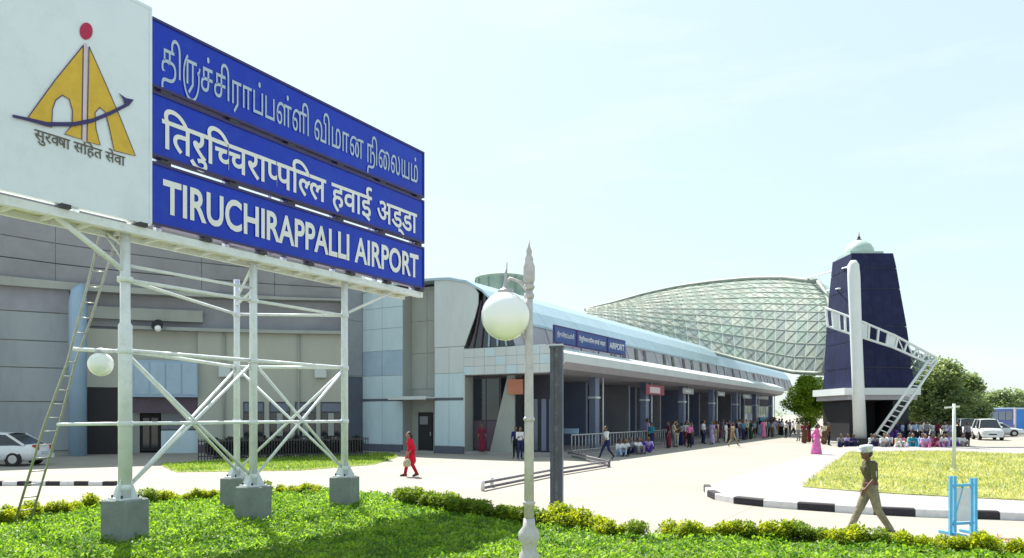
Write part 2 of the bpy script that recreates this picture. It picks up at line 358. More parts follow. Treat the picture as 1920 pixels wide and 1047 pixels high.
# kerbed island on the right
kerb_px = [(1322, 920), (1328, 931), (1345, 939), (1380, 945), (1425, 950), (1475, 954), (1530, 958), (1590, 962), (1650, 966), (1740, 970), (1830, 973), (1920, 976), (2040, 981), (2200, 988)]
kp = [gp(a, b) for a, b in kerb_px]
island = [tuple(p[:2]) for p in kp] + [(60, 20), (60, 47), tuple(gp(1592, 842)[:2]), tuple(gp(1560, 845)[:2])]
sheet('island_pavement', island, .15, M['pavement'], th=.16)
lawn2 = [gp(a, b, .16)[:2] for a, b in ((1505, 913), (1548, 880), (1592, 850), (1760, 848), (1925, 854), (2100, 862), (2300, 872), (2300, 960), (2100, 950), (1920, 938), (1700, 927), (1590, 920))]
sheet('island_lawn', lawn2, .17, M['drylawn'], th=.05)
o = carpet('island_turf', [tuple(p) for p in lawn2], 110000, .10, .2, .165, M['leaf_dry'], 'blade', .06); tag(o, 'yellowish sunlit turf of the kerbed island lawn', 'grass')
def kerb(name, path, parent_kind, seg=.9, h=.19, w=.16, ratio=1.0, first=0):
    root = bpy.data.objects.new(name, None); COL.objects.link(root); root['kind'] = 'structure'
    # resample
    P = [Vector((p[0], p[1], 0)) for p in path]; cum = [0]
    for i in range(1, len(P)): cum.append(cum[-1] + (P[i] - P[i - 1]).length)
    def pt(s):
        for i in range(1, len(P)):
            if s <= cum[i]: return P[i - 1].lerp(P[i], (s - cum[i - 1]) / (cum[i] - cum[i - 1]))
        return P[-1]
    s = 0; k = first
    while s < cum[-1] - .2:
        a = pt(s + .006); b = pt(s + seg - .006); d = (b - a).normalized(); n = Vector((-d.y, d.x, 0))
        mb = MB(); j = random.uniform(-.008, .008)
        for (z0, z1, i0) in ((-.03, h - .025, 0), (h - .025, h, .02)):
            vs = [a + n * (i0 - .045) , b + n * (i0 - .045), b + n * (w - i0), a + n * (w - i0)]
            if z0 < 0: mb.add([v + Vector((0, 0, z0)) for v in vs] + [v + Vector((0, 0, z1 + j)) for v in vs], [(0, 1, 5, 4), (1, 2, 6, 5), (2, 3, 7, 6), (3, 0, 4, 7)]); base = [v + Vector((0, 0, z1 + j)) for v in vs]
            else:
                t = [v + Vector((0, 0, z1 + j)) for v in vs]; mb.add(base + t, [(0, 1, 5, 4), (1, 2, 6, 5), (2, 3, 7, 6), (3, 0, 4, 7), (4, 5, 6, 7)])
        mb.build('kerb_block', M['kerb_black'] if k % 2 else M['kerb_white'], root)
        s += seg; k += 1
    return root
kerb('island_kerb', [p[:2] for p in kp], None, seg=.83, first=1)
kl = [gp(-80, 912), gp(40, 911), gp(215, 911)]
kerb('drive_kerb', [p[:2] for p in kl], None, seg=.46, h=.15, first=1)

# ================================================================ TERMINAL BUILDING
B = Frame(-2.8, 42.0)
bld = thing('terminal_building', 'long low airport terminal with white canopy, blue curved roof and dark bays', 'building', (B.o.x, B.o.y, 0), TH)
wa, wb, wc = B.w_at(680), B.w_at(755), B.w_at(815)
SIDE, CAN = 85.0, 60.0
# front block walls (structural core)
b = MB(); b.box(wa, wb, .04, 12, 0, 10.0); b.box(wb, wc, .9, 12, 0, 10.2); b.box(wc, 0, .04, 12, 0, 6.2); b.box(wc, -.2, .04, 12, 6.2, 10.0); b.build('wall', M['panel_grey'], bld)
zj = [.35, 3.05, 3.25, 4.9, 6.3, 8.0, 9.0, 10.15]
def panel(x0, x1, s, z0, z1, m, th=.05, name='wall_panel', gap=.012):
    q = MB(); q.box(x0 + gap, x1 - gap, s - th, s, z0 + gap, z1 - gap); return q.build(name, m, bld)
rows = [(.45, 3.15, 'panel_white'), (3.3, 4.75, 'panel_white'), (4.75, 6.3, 'panel_blue'), (6.3, 7.7, 'panel_white'), (7.7, 9.0, 'panel_white'), (9.0, 10.15, 'panel_white')]
for z0, z1, mm in rows:
    for i in range(2): x0 = wa + (wb - wa) * i / 2; panel(x0, wa + (wb - wa) * (i + 1) / 2, .04, z0, z1, M[mm])
    for i in range(2):
        if z0 > 6: continue
        x0 = wc + (0 - wc) * i / 2; panel(x0, wc + (0 - wc) * (i + 1) / 2, .04, z0, z1, M['panel_pale'] if z0 > 4 else M['panel_white'])
for z0, z1 in ((3.9, 6.1), (6.1, 8.1), (8.1, 10.0)):
    for i in range(2): panel(wb + (wc - wb) * i / 2, wb + (wc - wb) * (i + 1) / 2, .9, z0, z1, M['panel_grey'])
for x0, x1 in ((wa, wb), (wc, 0)): MB().box(x0, x1, -.02, .03, 3.15, 3.28).build('joint_trim', M['tower_edge'], bld)
for x0, x1 in ((wa - .02, wb), (wc, 0)): MB().box(x0, x1, -.05, .02, 0, .42).build('skirting', M['tower_edge'], bld)
# gable panel with curved right edge
gable = [(wc, 6.32), (0.05, 6.32), (.35, 7.0), (.75, 7.9), (1.0, 8.7), (1.02, 9.3), (.7, 9.75), (0, 10.15), (-1, 10.42), (wc, 10.5)]
MB().poly([(x, -.02, z) for x, z in gable], (0, 1, 0), .06).build('gable_panel', M['panel_pale'], bld)
# recess: awning, jamb, door
q = MB(); q.box(wb - .35, wc + .02, -.9, .9, 3.28, 3.36); q.box(wb - .38, wc + .04, -.93, -.88, 3.2, 3.4); q.build('awning', M['panel_pale'], bld)
dw0, dw1 = B.w_at(786, .9), B.w_at(812, .9)
dr = MB().box(dw0, dw1, .80, .9, .1, 2.45).build('door', M['black'], bld)
MB().box(dw0 + .15, dw1 - .3, .77, .80, 1.7, 2.2).build('pane', M['glass_mid'], dr)
MB().box(dw1 - .12, dw1 - .07, .74, .80, 1.0, 1.25).build('handle', M['rim'], dr)
q = MB(); q.box(wb, wc, -.2, .9, -.1, .1); q.build('doorstep', M['panel_grey'], bld)
# the side pier towards the wing
q = MB(); q.box(wa - .3, wa - .02, -1.4, 4, 0, 10.4); q.build('side_pier', M['panel_grey'], bld)
for z0, z1 in ((0.1, 4.7), (4.8, 8.2), (8.25, 10.3)):
    q = MB(); q.box(wa - .02, wa + .03, -1.38, -.06, z0, z1); q.build('wall_panel', M['tower_edge'] if z0 < 1 else M['panel_dark'], bld)
# curved roof (barrel) running away
prof = [(-14, 9.0), (-8, 10.2), (-4.5, 10.5), (-2.7, 10.5), (-1.2, 10.42), (.2, 10.12), (1.3, 9.5), (2.2, 8.65), (2.85, 7.75)]
nb = 17
for i in range(nb):
    s0, s1 = -.1 + i * (SIDE + .1) / nb, -.1 + (i + 1) * (SIDE + .1) / nb - .03
    q = MB(); k = len(prof); vs = []
    for s in (s0, s1):
        vs += [(w, s, z) for w, z in prof] + [(w, s, z - .14) for w, z in prof]
    fs = []
    for j in range(k - 1):
        fs += [(j, j + 1, 2 * k + j + 1, 2 * k + j), (k + j, 3 * k + j, 3 * k + j + 1, k + j + 1), (j, k + j, k + j + 1, j + 1), (2 * k + j, 2 * k + j + 1, 3 * k + j + 1, 3 * k + j)]
    fs += [(k - 1, 2 * k - 1, 4 * k - 1, 3 * k - 1), (0, 2 * k, 3 * k, k)]
    q.add(vs, fs, 0, False); q.build('roof_panel', M['roof_blue'], bld)
# bulk of the building behind
q = MB(); q.box(-14, -.3, 12, SIDE, 0, 9.0); q.build('rear_wall', M['panel_grey'], bld)
q = MB(); q.box(-.25, 0, 0.1, SIDE, 4.5, 6.2); q.box(-.3, 2.6, .4, SIDE - .1, 6.05, 6.2); q.build('inner_wall', M['soffit'], bld)
# end glazing under the curved roof with slanted fins
g = MB().poly([(.1, .25, 6.2), (3.3, .25, 6.2), (2.7, .25, 7.6), (2.1, .25, 8.5), (1.2, .25, 9.35), (1.1, .25, 8.7), (.8, .25, 7.8)], (0, 1, 0), .05).build('end_window', M['glass_dark'], bld)
for x0, x1, z1 in ((.5, 1.1, 8.9), (1.05, 1.4, 9.1), (1.6, 1.75, 8.85), (2.2, 2.15, 8.4), (2.8, 2.5, 7.8)):
    MB().bar((x0, .2, 6.2), (x1, .2, z1), .10, .08).build('mullion', M['frame_purple'] if x0 < 1.2 else M['panel_blue'], g)
# clerestory: light inclined wall with dark slanted openings
q = MB(); q.poly([(2.75, .3, 7.75), (3.35, .3, 6.1), (3.2, .3, 6.1), (2.6, .3, 7.75)], (0, 1, 0), SIDE - .3); q.build('clerestory_wall', M['soffit'], bld)
sl = [14.2, 16.0, 18.6, 20.4, 25.2, 27.4, 30.5, 33, 36, 38.6, 42, 45, 48.5, 52, 55.5, 59, 63, 67, 71, 75, 79]
for i, s in enumerate(sl):
    q = MB(); q.poly([(3.27, s, 6.4), (2.88, s + .75, 7.5), (2.88, s + 1.35, 7.5), (3.27, s + .6, 6.4)], (1, 0, .36), .035); q.build('clerestory_window', M['glass_dark'] if i % 3 else M['frame_purple'], bld)
for s in np.arange(1.5, SIDE, 3.2):
    q = MB(); q.bar((3.36, s, 6.12), (2.8, s, 7.72), .07, .09); q.build('clerestory_mullion', M['soffit'], bld)
# canopy slab: white sloping top, lip painted in shade mauve, soffit
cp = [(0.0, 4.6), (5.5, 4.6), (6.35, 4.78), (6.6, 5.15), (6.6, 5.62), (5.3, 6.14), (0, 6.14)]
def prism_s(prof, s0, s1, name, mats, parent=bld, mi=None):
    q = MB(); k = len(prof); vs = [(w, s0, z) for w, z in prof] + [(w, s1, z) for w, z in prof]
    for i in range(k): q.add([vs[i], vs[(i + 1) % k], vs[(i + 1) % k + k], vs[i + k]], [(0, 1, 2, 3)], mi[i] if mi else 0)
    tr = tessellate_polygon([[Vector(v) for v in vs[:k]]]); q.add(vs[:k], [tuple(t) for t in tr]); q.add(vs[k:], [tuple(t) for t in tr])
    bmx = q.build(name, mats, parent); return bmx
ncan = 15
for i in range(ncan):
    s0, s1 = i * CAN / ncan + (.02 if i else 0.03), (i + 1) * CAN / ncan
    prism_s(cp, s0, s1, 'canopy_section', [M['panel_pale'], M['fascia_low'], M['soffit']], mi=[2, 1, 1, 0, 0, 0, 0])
# front fascia panels (three rows)
nf = 9
for r_, (z0, z1) in enumerate(((4.62, 5.1), (5.1, 5.62), (5.62, 6.12))):
    for i in range(nf):
        x0, x1 = i * 6.5 / nf, (i + 1) * 6.5 / nf
        panel(x0, x1, .02, z0, z1, M['panel_pale'] if (i + r_) % 4 else M['panel_white'], .045, 'fascia_panel', .008)
# ground under the canopy
q = MB(); q.box(-.1, 7.0, 0.02, CAN + 3, -.05, .17); q.build('plinth', M['pavement'], bld)
# back wall under canopy: bays of dark glass and panels
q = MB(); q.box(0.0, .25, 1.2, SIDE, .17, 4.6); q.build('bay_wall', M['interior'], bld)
s = 1.4; k = 0
while s < CAN + 20:
    wbay = 1.9
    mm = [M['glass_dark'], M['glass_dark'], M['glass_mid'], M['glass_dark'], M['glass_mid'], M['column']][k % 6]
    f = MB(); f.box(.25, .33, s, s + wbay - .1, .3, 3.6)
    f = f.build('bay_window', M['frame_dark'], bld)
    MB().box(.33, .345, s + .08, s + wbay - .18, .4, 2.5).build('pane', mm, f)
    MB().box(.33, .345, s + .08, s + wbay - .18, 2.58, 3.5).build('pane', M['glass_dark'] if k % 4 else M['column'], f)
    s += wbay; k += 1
# partitions standing under canopy (grey blue piers), seen as pale verticals between dark bays
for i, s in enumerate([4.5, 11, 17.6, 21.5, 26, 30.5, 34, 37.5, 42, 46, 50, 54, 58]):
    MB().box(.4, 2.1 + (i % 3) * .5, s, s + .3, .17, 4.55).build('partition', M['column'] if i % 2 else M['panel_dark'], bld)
# canopy columns
for i in range(7):
    s = 6.3 + 8.6 * i
    c = MB().box(5.2, 5.62, s - .3, s + .3, .17, 4.6).build('column', M['column'], bld)
    MB().box(5.15, 5.67, s - .35, s + .35, 3.3, 3.42).build('collar', M['panel_pale'], c)
    MB().tube([(5.75, s + .55, .17), (5.75, s + .55, 4.6)], .05, 8).build('downpipe', M['panel_pale'], bld)
# front bay: dark glass, slanting pale stair side, orange sign, posts
f = MB().box(.05, 1.95, .9, .98, .17, 4.58).build('bay_window', M['frame_dark'], bld)
for x0, x1 in ((.12, .95), (1.02, 1.88)):
    for z0, z1 in ((.3, 1.9), (2.0, 4.4)): MB().box(x0, x1, .86, .9, z0, z1).build('pane', M['glass_dark'] if z0 > 1 else M['frame_purple'], f)
MB().poly([(1.35, .7, .17), (3.0, .7, .17), (3.0, .7, 4.55), (2.55, .7, 4.55)], (0, 1, 0), .12).build('stair_side', M['panel_grey'], bld)
MB().box(3.0, 5.4, 1.6, 1.75, .17, 4.58).build('front_screen', M['interior'], bld)
for x in (3.2, 3.75, 4.3, 4.8):
    MB().box(x, x + .3, 1.55, 1.6, .25, 3.2).build('screen_panel', M['glass_mid'] if x < 4 else M['column'], bld)
MB().box(2.75, 3.75, .35, .45, 3.45, 4.3).build('orange_board', M['orange'], bld)
MB().box(4.0, 5.9, 3.0, 3.1, 1.2, 1.5).build('counter', M['column_blue'], bld)
MB().box(.0, .08, -.06, .0, .42, 4.6).build('corner_trim', M['panel_pale'], bld)
# red banners and small signs hung under the canopy
for i, (px, w_, h_) in enumerate(((1228, 1.9, .75), (1290, 1.4, .5), (1352, 1.2, .45), (1400, 1.6, .5))):
    s = B.s_at(px, 5.9)
    f = MB().box(5.86, 5.94, s - w_, s + w_, 4.5 - h_, 4.45).build('hanging_board', M['redsign'] if i == 0 else M['soffit'], bld)
    MB().box(5.94, 5.955, s - w_ * .6, s + w_ * .5, 4.62 - h_, 4.3).build('board_face', M['panel_pale'] if i else M['emblem_stripe'], f)
# railing
rl = thing('steel_railing', 'low steel railing with upright bars at the edge of the canopy plinth', 'railing', (B.o.x, B.o.y, 0), TH)
MB().tube([(6.8, .4, 1.2), (6.8, 16.5, 1.2)], .035, 8).build('top_rail', M['rail_steel'], rl)
MB().tube([(6.8, .4, .36), (6.8, 16.5, .36)], .025, 8).build('bottom_rail', M['rail_steel'], rl)
proto = None
for i in range(38):
    s = .4 + i * .435
    if proto is None:
        proto = MB().tube([(6.8, 0, .17), (6.8, 0, 1.18)], .022, 6).build('baluster', M['rail_steel'], rl); proto.location = (0, s, 0)
    else:
        c = proto.copy(); COL.objects.link(c); c.location = (0, s, 0)

# ---------------------------------------------------------------- text helper
BOLD = .014
def font_mesh(t, cut=None):
    """outline loops of the text, emboldened, each outer contour filled with its own holes (overlapping strokes a hair apart)"""
    c = bpy.data.curves.new('txt', 'FONT'); c.body = t; c.resolution_u = 4; c.fill_mode = 'NONE'
    o = bpy.data.objects.new('txt', c); COL.objects.link(o)
    dg = bpy.context.evaluated_depsgraph_get(); me = bpy.data.meshes.new_from_object(o.evaluated_get(dg))
    bpy.data.objects.remove(o); bpy.data.curves.remove(c)
    nb_ = {}
    for e in me.edges:
        a, b_ = e.vertices; nb_.setdefault(a, []).append(b_); nb_.setdefault(b_, []).append(a)
    co = [v.co.xy.copy() for v in me.vertices]; bpy.data.meshes.remove(me)
    seen = set(); loops = []
    for st_ in sorted(nb_):
        if st_ in seen: continue
        nx = min(nb_[st_]); nx = st_ + 1 if st_ + 1 in nb_[st_] else nx
        lp_ = [st_]; seen.add(st_); cur = nx
        while cur not in seen:
            lp_.append(cur); seen.add(cur); k = [x for x in nb_[cur] if x not in seen]
            if not k: break
            cur = k[0]
        P = []
        for q_ in lp_:
            if not P or (co[q_] - P[-1]).length > 1e-4: P.append(co[q_])
        if len(P) > 2 and (P[0] - P[-1]).length < 1e-4: P.pop()
        if len(P) > 2: loops.append(P)
    def area(P): return sum(P[i].x * P[(i + 1) % len(P)].y - P[(i + 1) % len(P)].x * P[i].y for i in range(len(P))) / 2
    def inside(p, P):
        c_ = False; j = len(P) - 1
        for i in range(len(P)):
            if (P[i].y > p.y) != (P[j].y > p.y) and p.x < (P[j].x - P[i].x) * (p.y - P[i].y) / (P[j].y - P[i].y) + P[i].x: c_ = not c_
            j = i
        return c_
    if not loops: return [], []
    ar = [area(P) for P in loops]; sg_ = 1 if ar[max(range(len(ar)), key=lambda k: abs(ar[k]))] > 0 else -1
    def embold(P, BOLD):
        out_ = []; n = len(P)
        for i in range(n):
            d1 = (P[i] - P[i - 1]).normalized(); d2 = (P[(i + 1) % n] - P[i]).normalized(); m_ = (Vector((d1.y, -d1.x)) + Vector((d2.y, -d2.x)))
            if m_.length < .3: m_ = Vector((d1.y, -d1.x))
            m_.normalize(); k = 1 / max(m_.dot(Vector((d1.y, -d1.x))), .6); out_.append(P[i] + m_ * BOLD * k * sg_)
        return out_
    outer = [k for k in range(len(loops)) if ar[k] * sg_ > 0]; bm = bmesh.new()
    for n_, k in enumerate(outer):
        holes = [h for h in range(len(loops)) if ar[h] * sg_ < 0 and inside(loops[h][0], loops[k])]
        best_ = None
        for bo_, tol in ((BOLD, 0), (BOLD, .004), (BOLD * .8, .008), (BOLD * .6, 0), (BOLD * .4, .006), (0, 0), (0, .004), (0, .01), (.002, .014)):
            polys = []
            for x in [k] + holes:
                Q_ = embold(loops[x], bo_)
                if tol:
                    R_ = [Q_[0]]
                    for p in Q_[1:]:
                        if (p - R_[-1]).length > tol: R_.append(p)
                    Q_ = R_
                polys.append([Vector((p.x, p.y, 0)) for p in Q_])
            flat = [p for P in polys for p in P]; want = abs(area(polys[0])) - sum(abs(area(P)) for P in polys[1:])
            tt = tessellate_polygon(polys); got = sum(abs((flat[a_[1]] - flat[a_[0]]).cross(flat[a_[2]] - flat[a_[0]]).z) / 2 for a_ in tt)
            er = abs(got - want) / max(want, 1e-6)
            if best_ is None or er < best_[0] - .01: best_ = (er, polys, tt)
            if er < .02: break
        polys = best_[1]; flat = [p for P in polys for p in P]
        vs = [bm.verts.new((p.x, p.y, .0022 * (n_ % 7))) for p in flat]
        for t_ in best_[2]:
            try: bm.faces.new([vs[q_] for q_ in t_])
            except ValueError: pass
    bm.verts.index_update()
    if cut and bm.verts:
        x1 = max(v.co.x for v in bm.verts); x0 = min(v.co.x for v in bm.verts)
        bmesh.ops.bisect_plane(bm, geom=bm.verts[:] + bm.edges[:] + bm.faces[:], plane_co=(x0 + (x1 - x0) * cut, 0, 0), plane_no=(1, 0, 0), clear_outer=True)
    bm.verts.index_update(); V = [tuple(v.co) for v in bm.verts]; Fc = [tuple(v.index for v in f.verts) for f in bm.faces]; bm.free()
    return V, Fc
_mx = {}
def adv(t, ref):
    def mxx(s):
        if s not in _mx: V, _ = font_mesh(s); _mx[s] = max(v[0] for v in V)
        return _mx[s]
    return mxx(t + ref) - mxx(ref)
def ribbon(pts, w, closed=False):
    V = []; Fc = []; k = len(pts)
    for i, (x, y) in enumerate(pts):
        a = pts[max(i - 1, 0)]; c = pts[min(i + 1, k - 1)]; dx, dy = c[0] - a[0], c[1] - a[1]; l = math.hypot(dx, dy) or 1
        V += [(x - dy / l * w / 2, y + dx / l * w / 2, 0), (x + dy / l * w / 2, y - dx / l * w / 2, 0)]
    for i in range(k - 1): Fc.append((2 * i, 2 * i + 1, 2 * i + 3, 2 * i + 2))
    return V, Fc
def compose(tokens, ref):
    """tokens: str | ('half', str, frac) | ('stroke', pts, w, advance) ; returns verts (x,y,z) faces"""
    V = []; Fc = []; x = 0
    def put(v, f, dx, z=0):
        o = len(V); V.extend((a + dx, b_, z + zz) for a, b_, zz in v); Fc.extend(tuple(i + o for i in q) for q in f)
    for t in tokens:
        if isinstance(t, str):
            v, f = font_mesh(t); put(v, f, x); x += adv(t, ref)
        elif t[0] == 'half':
            v, f = font_mesh(t[1], t[2]); put(v, f, x); x += adv(t[1], ref) * t[2] * .97
        else:
            v, f = ribbon(t[1], t[2]); put(v, f, x, .012); x += t[3]
    return V, Fc
def place_text(tokens, ref, parent, name, m, fn, u0, u1, v0, v1, th=.0, fit=None):
    """map text into the rectangle u0..u1, v0..v1 ; fn(u,v,h) -> local point"""
    V, Fc = compose(tokens, ref)
    xs = [v[0] for v in V]; ys = [v[1] for v in V]; x0, x1, y0, y1 = min(xs), max(xs), min(ys), max(ys)
    if fit: y0, y1 = fit
    q = MB(); q.add([fn(u0 + (v[0] - x0) / (x1 - x0) * (u1 - u0), v0 + (v[1] - y0) / (y1 - y0) * (v1 - v0), v[2]) for v in V], Fc)
    me = bpy.data.meshes.new(name); me.from_pydata(q.v, [], q.f); me.materials.append(m)
    return link(name, me, parent)
HINDI = ["\u093f\u0924\u0930\u0941\u093f", ('half', "\u091a", .70), "\u091a\u0930\u093e", ('half', "\u092a", .66), "\u092a\u093f", ('half', "\u0932", .68), "\u0932", " \u0939\u0935\u093e\u0908 \u0905\u0921\u094d\u0921\u093e"]
tail = [(.34, .015), (.22, -.02), (.10, -.04), (.05, -.10), (.08, -.17), (.15, -.17)]
loop = [(.34 + .40 * math.cos(R(a)), .17 + .52 * math.sin(R(a))) for a in range(118, 391, 13)]
TA_I = ["\u0ba4\u0bbf"]
TAMIL = TA_I + [('stroke', [(x + .12, y) for x, y in loop], .07, .14), "\u0bb0", ('stroke', [(0, .3), (.10, .36), (.13, .45)], .07, .16),
         "\u0b9a\u0bcd\u0b9a\u0bbf\u0bb0\u0bbe\u0baa\u0bcd\u0baa\u0bb3\u0bcd\u0bb3\u0bbf \u0bb5\u0bbf\u0bae\u0bbe\u0ba9 \u0ba8\u0bbf\u0bc8\u0bb2\u0baf\u0bae\u0bcd"]

# blue name board on the canopy
ns = thing('roof_name_board', 'dark blue name board standing on the white terminal canopy', 'sign', (B.o.x, B.o.y, 0), TH)
s0, s1 = B.s_at(1037, 5.0), B.s_at(1172, 5.0)
cuts = [s0, s0 + (s1 - s0) * .27, s0 + (s1 - s0) * .70, s1]
def fb(u, v, h): return (5.075 + h * .3, u, v)
bt = [(["\u0ba4\u0bbf\u0bb0\u0bc1\u0b9a\u0bcd\u0b9a\u0bbf\u0bb0\u0bbe\u0baa\u0bcd\u0baa\u0bb3\u0bcd\u0bb3\u0bbf"], "\u0bae"), (HINDI, "\u092a"), (["AIRPORT"], "H")]
for i in range(3):
    f = MB().box(4.95, 5.05, cuts[i] + .05, cuts[i + 1] - .05, 6.35, 7.42).build('name_panel', M['emblem_navy'], ns)
    MB().box(5.05, 5.065, cuts[i] + .15, cuts[i + 1] - .15, 6.45, 7.32).build('panel_face', M['board_blue'], f)
    place_text(bt[i][0], bt[i][1], f, 'lettering', M['letters'], fb, cuts[i] + .35, cuts[i + 1] - .35, 6.68, 7.1)
for s in (cuts[0] + .6, cuts[1] + 1, cuts[2] - 1, cuts[2] + 1, cuts[3] - .6): MB().bar((4.9, s, 6.1), (4.9, s, 7.2), .06).build('strut', M['frame_dark'], ns)

# ---------------------------------------------------------------- round tank on the roof
tk = at(942, 62, 0)
t = thing('roof_tank', 'round greenish water tank standing on the terminal roof', 'tank', (tk.x, tk.y, 9.6))
MB().lathe([(2.1, 0), (2.1, 2.2), (2.15, 2.2)], n=28).build('tank_stem', M['tank'], t)
MB().lathe([(2.15, 2.2), (2.3, 2.3), (2.3, 4.25), (2.38, 4.25), (2.38, 4.42), (2.2, 4.5), (.2, 4.75)], n=28).build('tank_drum', M['tank'], t)
for a in range(0, 360, 30):
    c, s = math.cos(R(a)), math.sin(R(a)); MB().bar((2.33 * c, 2.33 * s, 2.3), (2.33 * c, 2.33 * s, 4.3), .10).build('rib', M['rib'], t)
MB().tube([(.4, -2.2, 4.3), (.4, -2.2, 5.4)], .04).build('vent_pipe', M['rib'], t)

# ---------------------------------------------------------------- lattice shell roof
sh = thing('lattice_shell_roof', 'great curved green grey lattice roof rising behind the terminal', 'roof', (26, 75, 0))
so_ = Vector((26, 75, 0))
bot = [(1100, 597, 92), (1160, 612, 88), (1230, 633, 86), (1300, 652, 84), (1370, 671, 80), (1430, 686, 76), (1485, 699, 72), (1545, 702, 68)]
top = [(1096, 583, 100), (1150, 570, 99), (1210, 553, 97), (1275, 539, 95), (1340, 530, 91), (1405, 524, 86), (1470, 523, 80), (1534, 530, 73)]
nu, nv = 22, 11
def interp(L_, u):
    x = u * (len(L_) - 1); i = min(int(x), len(L_) - 2); f = x - i
    return tuple(a + (b_ - a) * f for a, b_ in zip(L_[i], L_[i + 1]))
def shellpt(u, v, lift=0):
    a = interp(bot, u); c = interp(top, u); A = at(a[0], a[2], py=a[1]); C_ = at(c[0], c[2], py=c[1])
    p = A.lerp(C_, v); p.z += math.sin(math.pi * v) * (.9 + 1.1 * u) * (1 - .6 * v) ; p.y -= math.sin(math.pi * v) * 2.0 * u
    p.z += lift
    return p - so_
for i in range(nu):
    for j in range(nv):
        u0, u1, v0, v1 = i / nu, (i + 1) / nu, j / nv, (j + 1) / nv; e = .0006; l = random.uniform(0, .06)
        a, b_, c, d = shellpt(u0 + e, v0 + e * 2, l), shellpt(u1 - e, v0 + e * 2, l), shellpt(u1 - e, v1 - e * 2, l), shellpt(u0 + e, v1 - e * 2, l)
        n = Vector((0, 0, -.08))
        q = MB().add([a, b_, c, d, a + n, b_ + n, c + n, d + n], [(0, 1, 2, 3), (7, 6, 5, 4), (0, 4, 5, 1), (1, 5, 6, 2), (2, 6, 7, 3), (3, 7, 4, 0)])
        q.build('roof_sheet', random.choice([M['shell'], M['shell'], M['shell3']]) if (j > 5 or random.random() < .3) else random.choice([M['shell2'], M['shell2'], M['shell3'], M['shell']]), sh)
q = MB()
for k in range(-nv, nu + 1):
    for dr_ in (1, -1):
        pts = []
        for j in range(nv + 1):
            u = (k + j) / nu if dr_ == 1 else (k + nv - j) / nu
            if -.001 <= u <= 1.001: pts.append(shellpt(min(max(u, 0), 1), j / nv, .14))
        if len(pts) > 1: q.tube(pts, .024, 4)
for j in range(0, nv + 1): q.tube([shellpt(i / nu, j / nv, .13) for i in range(nu + 1)], .04, 4)
q.build('lattice_ribs', M['rib'], sh, 'stuff')
MB().tube([shellpt(i / nu, 1, .12) for i in range(nu + 1)], .24, 8).build('top_edge_beam', M['rib'], sh)
MB().tube([shellpt(1, j / nv, .12) for j in range(nv + 1)], .22, 8).build('end_edge_beam', M['rib'], sh)
a, b_ = shellpt(1, 1), shellpt(1, .52)
MB().add([a, a + Vector((1.2, .6, -.2)), b_ + Vector((1.6, .6, 0)), b_], [(0, 1, 2, 3), (3, 2, 1, 0)]).build('end_sheet', M['dome'], sh)
MB().tube([shellpt(i / nu, 0, .05) for i in range(nu + 1)], .2, 8).build('bottom_edge_beam', M['rib'], sh)
# mesh screen falling from the arch beam to the ground on the right of the tower
sc = thing('lattice_side_screen', 'pale lattice screen hanging from the white arch beam beside the tower', 'screen', (34, 58, 0))
s_o = Vector((34, 58, 0))
def scr(u, v):
    t0 = at(1548 + (1752 - 1548) * u, 62 - 7.5 * u, py=592 + 82 * u); b0 = at(1560 + 125 * u, 62 - 5 * u, py=700 + 62 * u)
    return t0.lerp(b0, v) - s_o
q = MB()
for i in range(16):
    for j in range(9):
        a, b_, c, d = scr(i / 16, j / 9), scr((i + 1) / 16, j / 9), scr((i + 1) / 16, (j + 1) / 9), scr(i / 16, (j + 1) / 9)
        q.tube([a, c], .045, 4); q.tube([b_, d], .045, 4); q.tube([a, b_], .03, 4)
q.build('screen_bars', M['dome'], sc, 'stuff')
for i in range(8):
    for j in range(4):
        e = .006; u0, u1, v0, v1 = i / 8 + e, (i + 1) / 8 - e, j / 4 + e, (j + 1) / 4 - e; n = Vector((0, .05, 0)); n2 = Vector((0, .1, 0))
        a, b_, c, d = [x + n2 for x in (scr(u0, v0), scr(u1, v0), scr(u1, v1), scr(u0, v1))]
        if (i * 3 + j) % 5: MB().add([a, b_, c, d, a + n, b_ + n, c + n, d + n], [(0, 1, 2, 3), (7, 6, 5, 4), (0, 4, 5, 1), (1, 5, 6, 2), (2, 6, 7, 3), (3, 7, 4, 0)]).build('screen_sheet', M['screen'], sc)

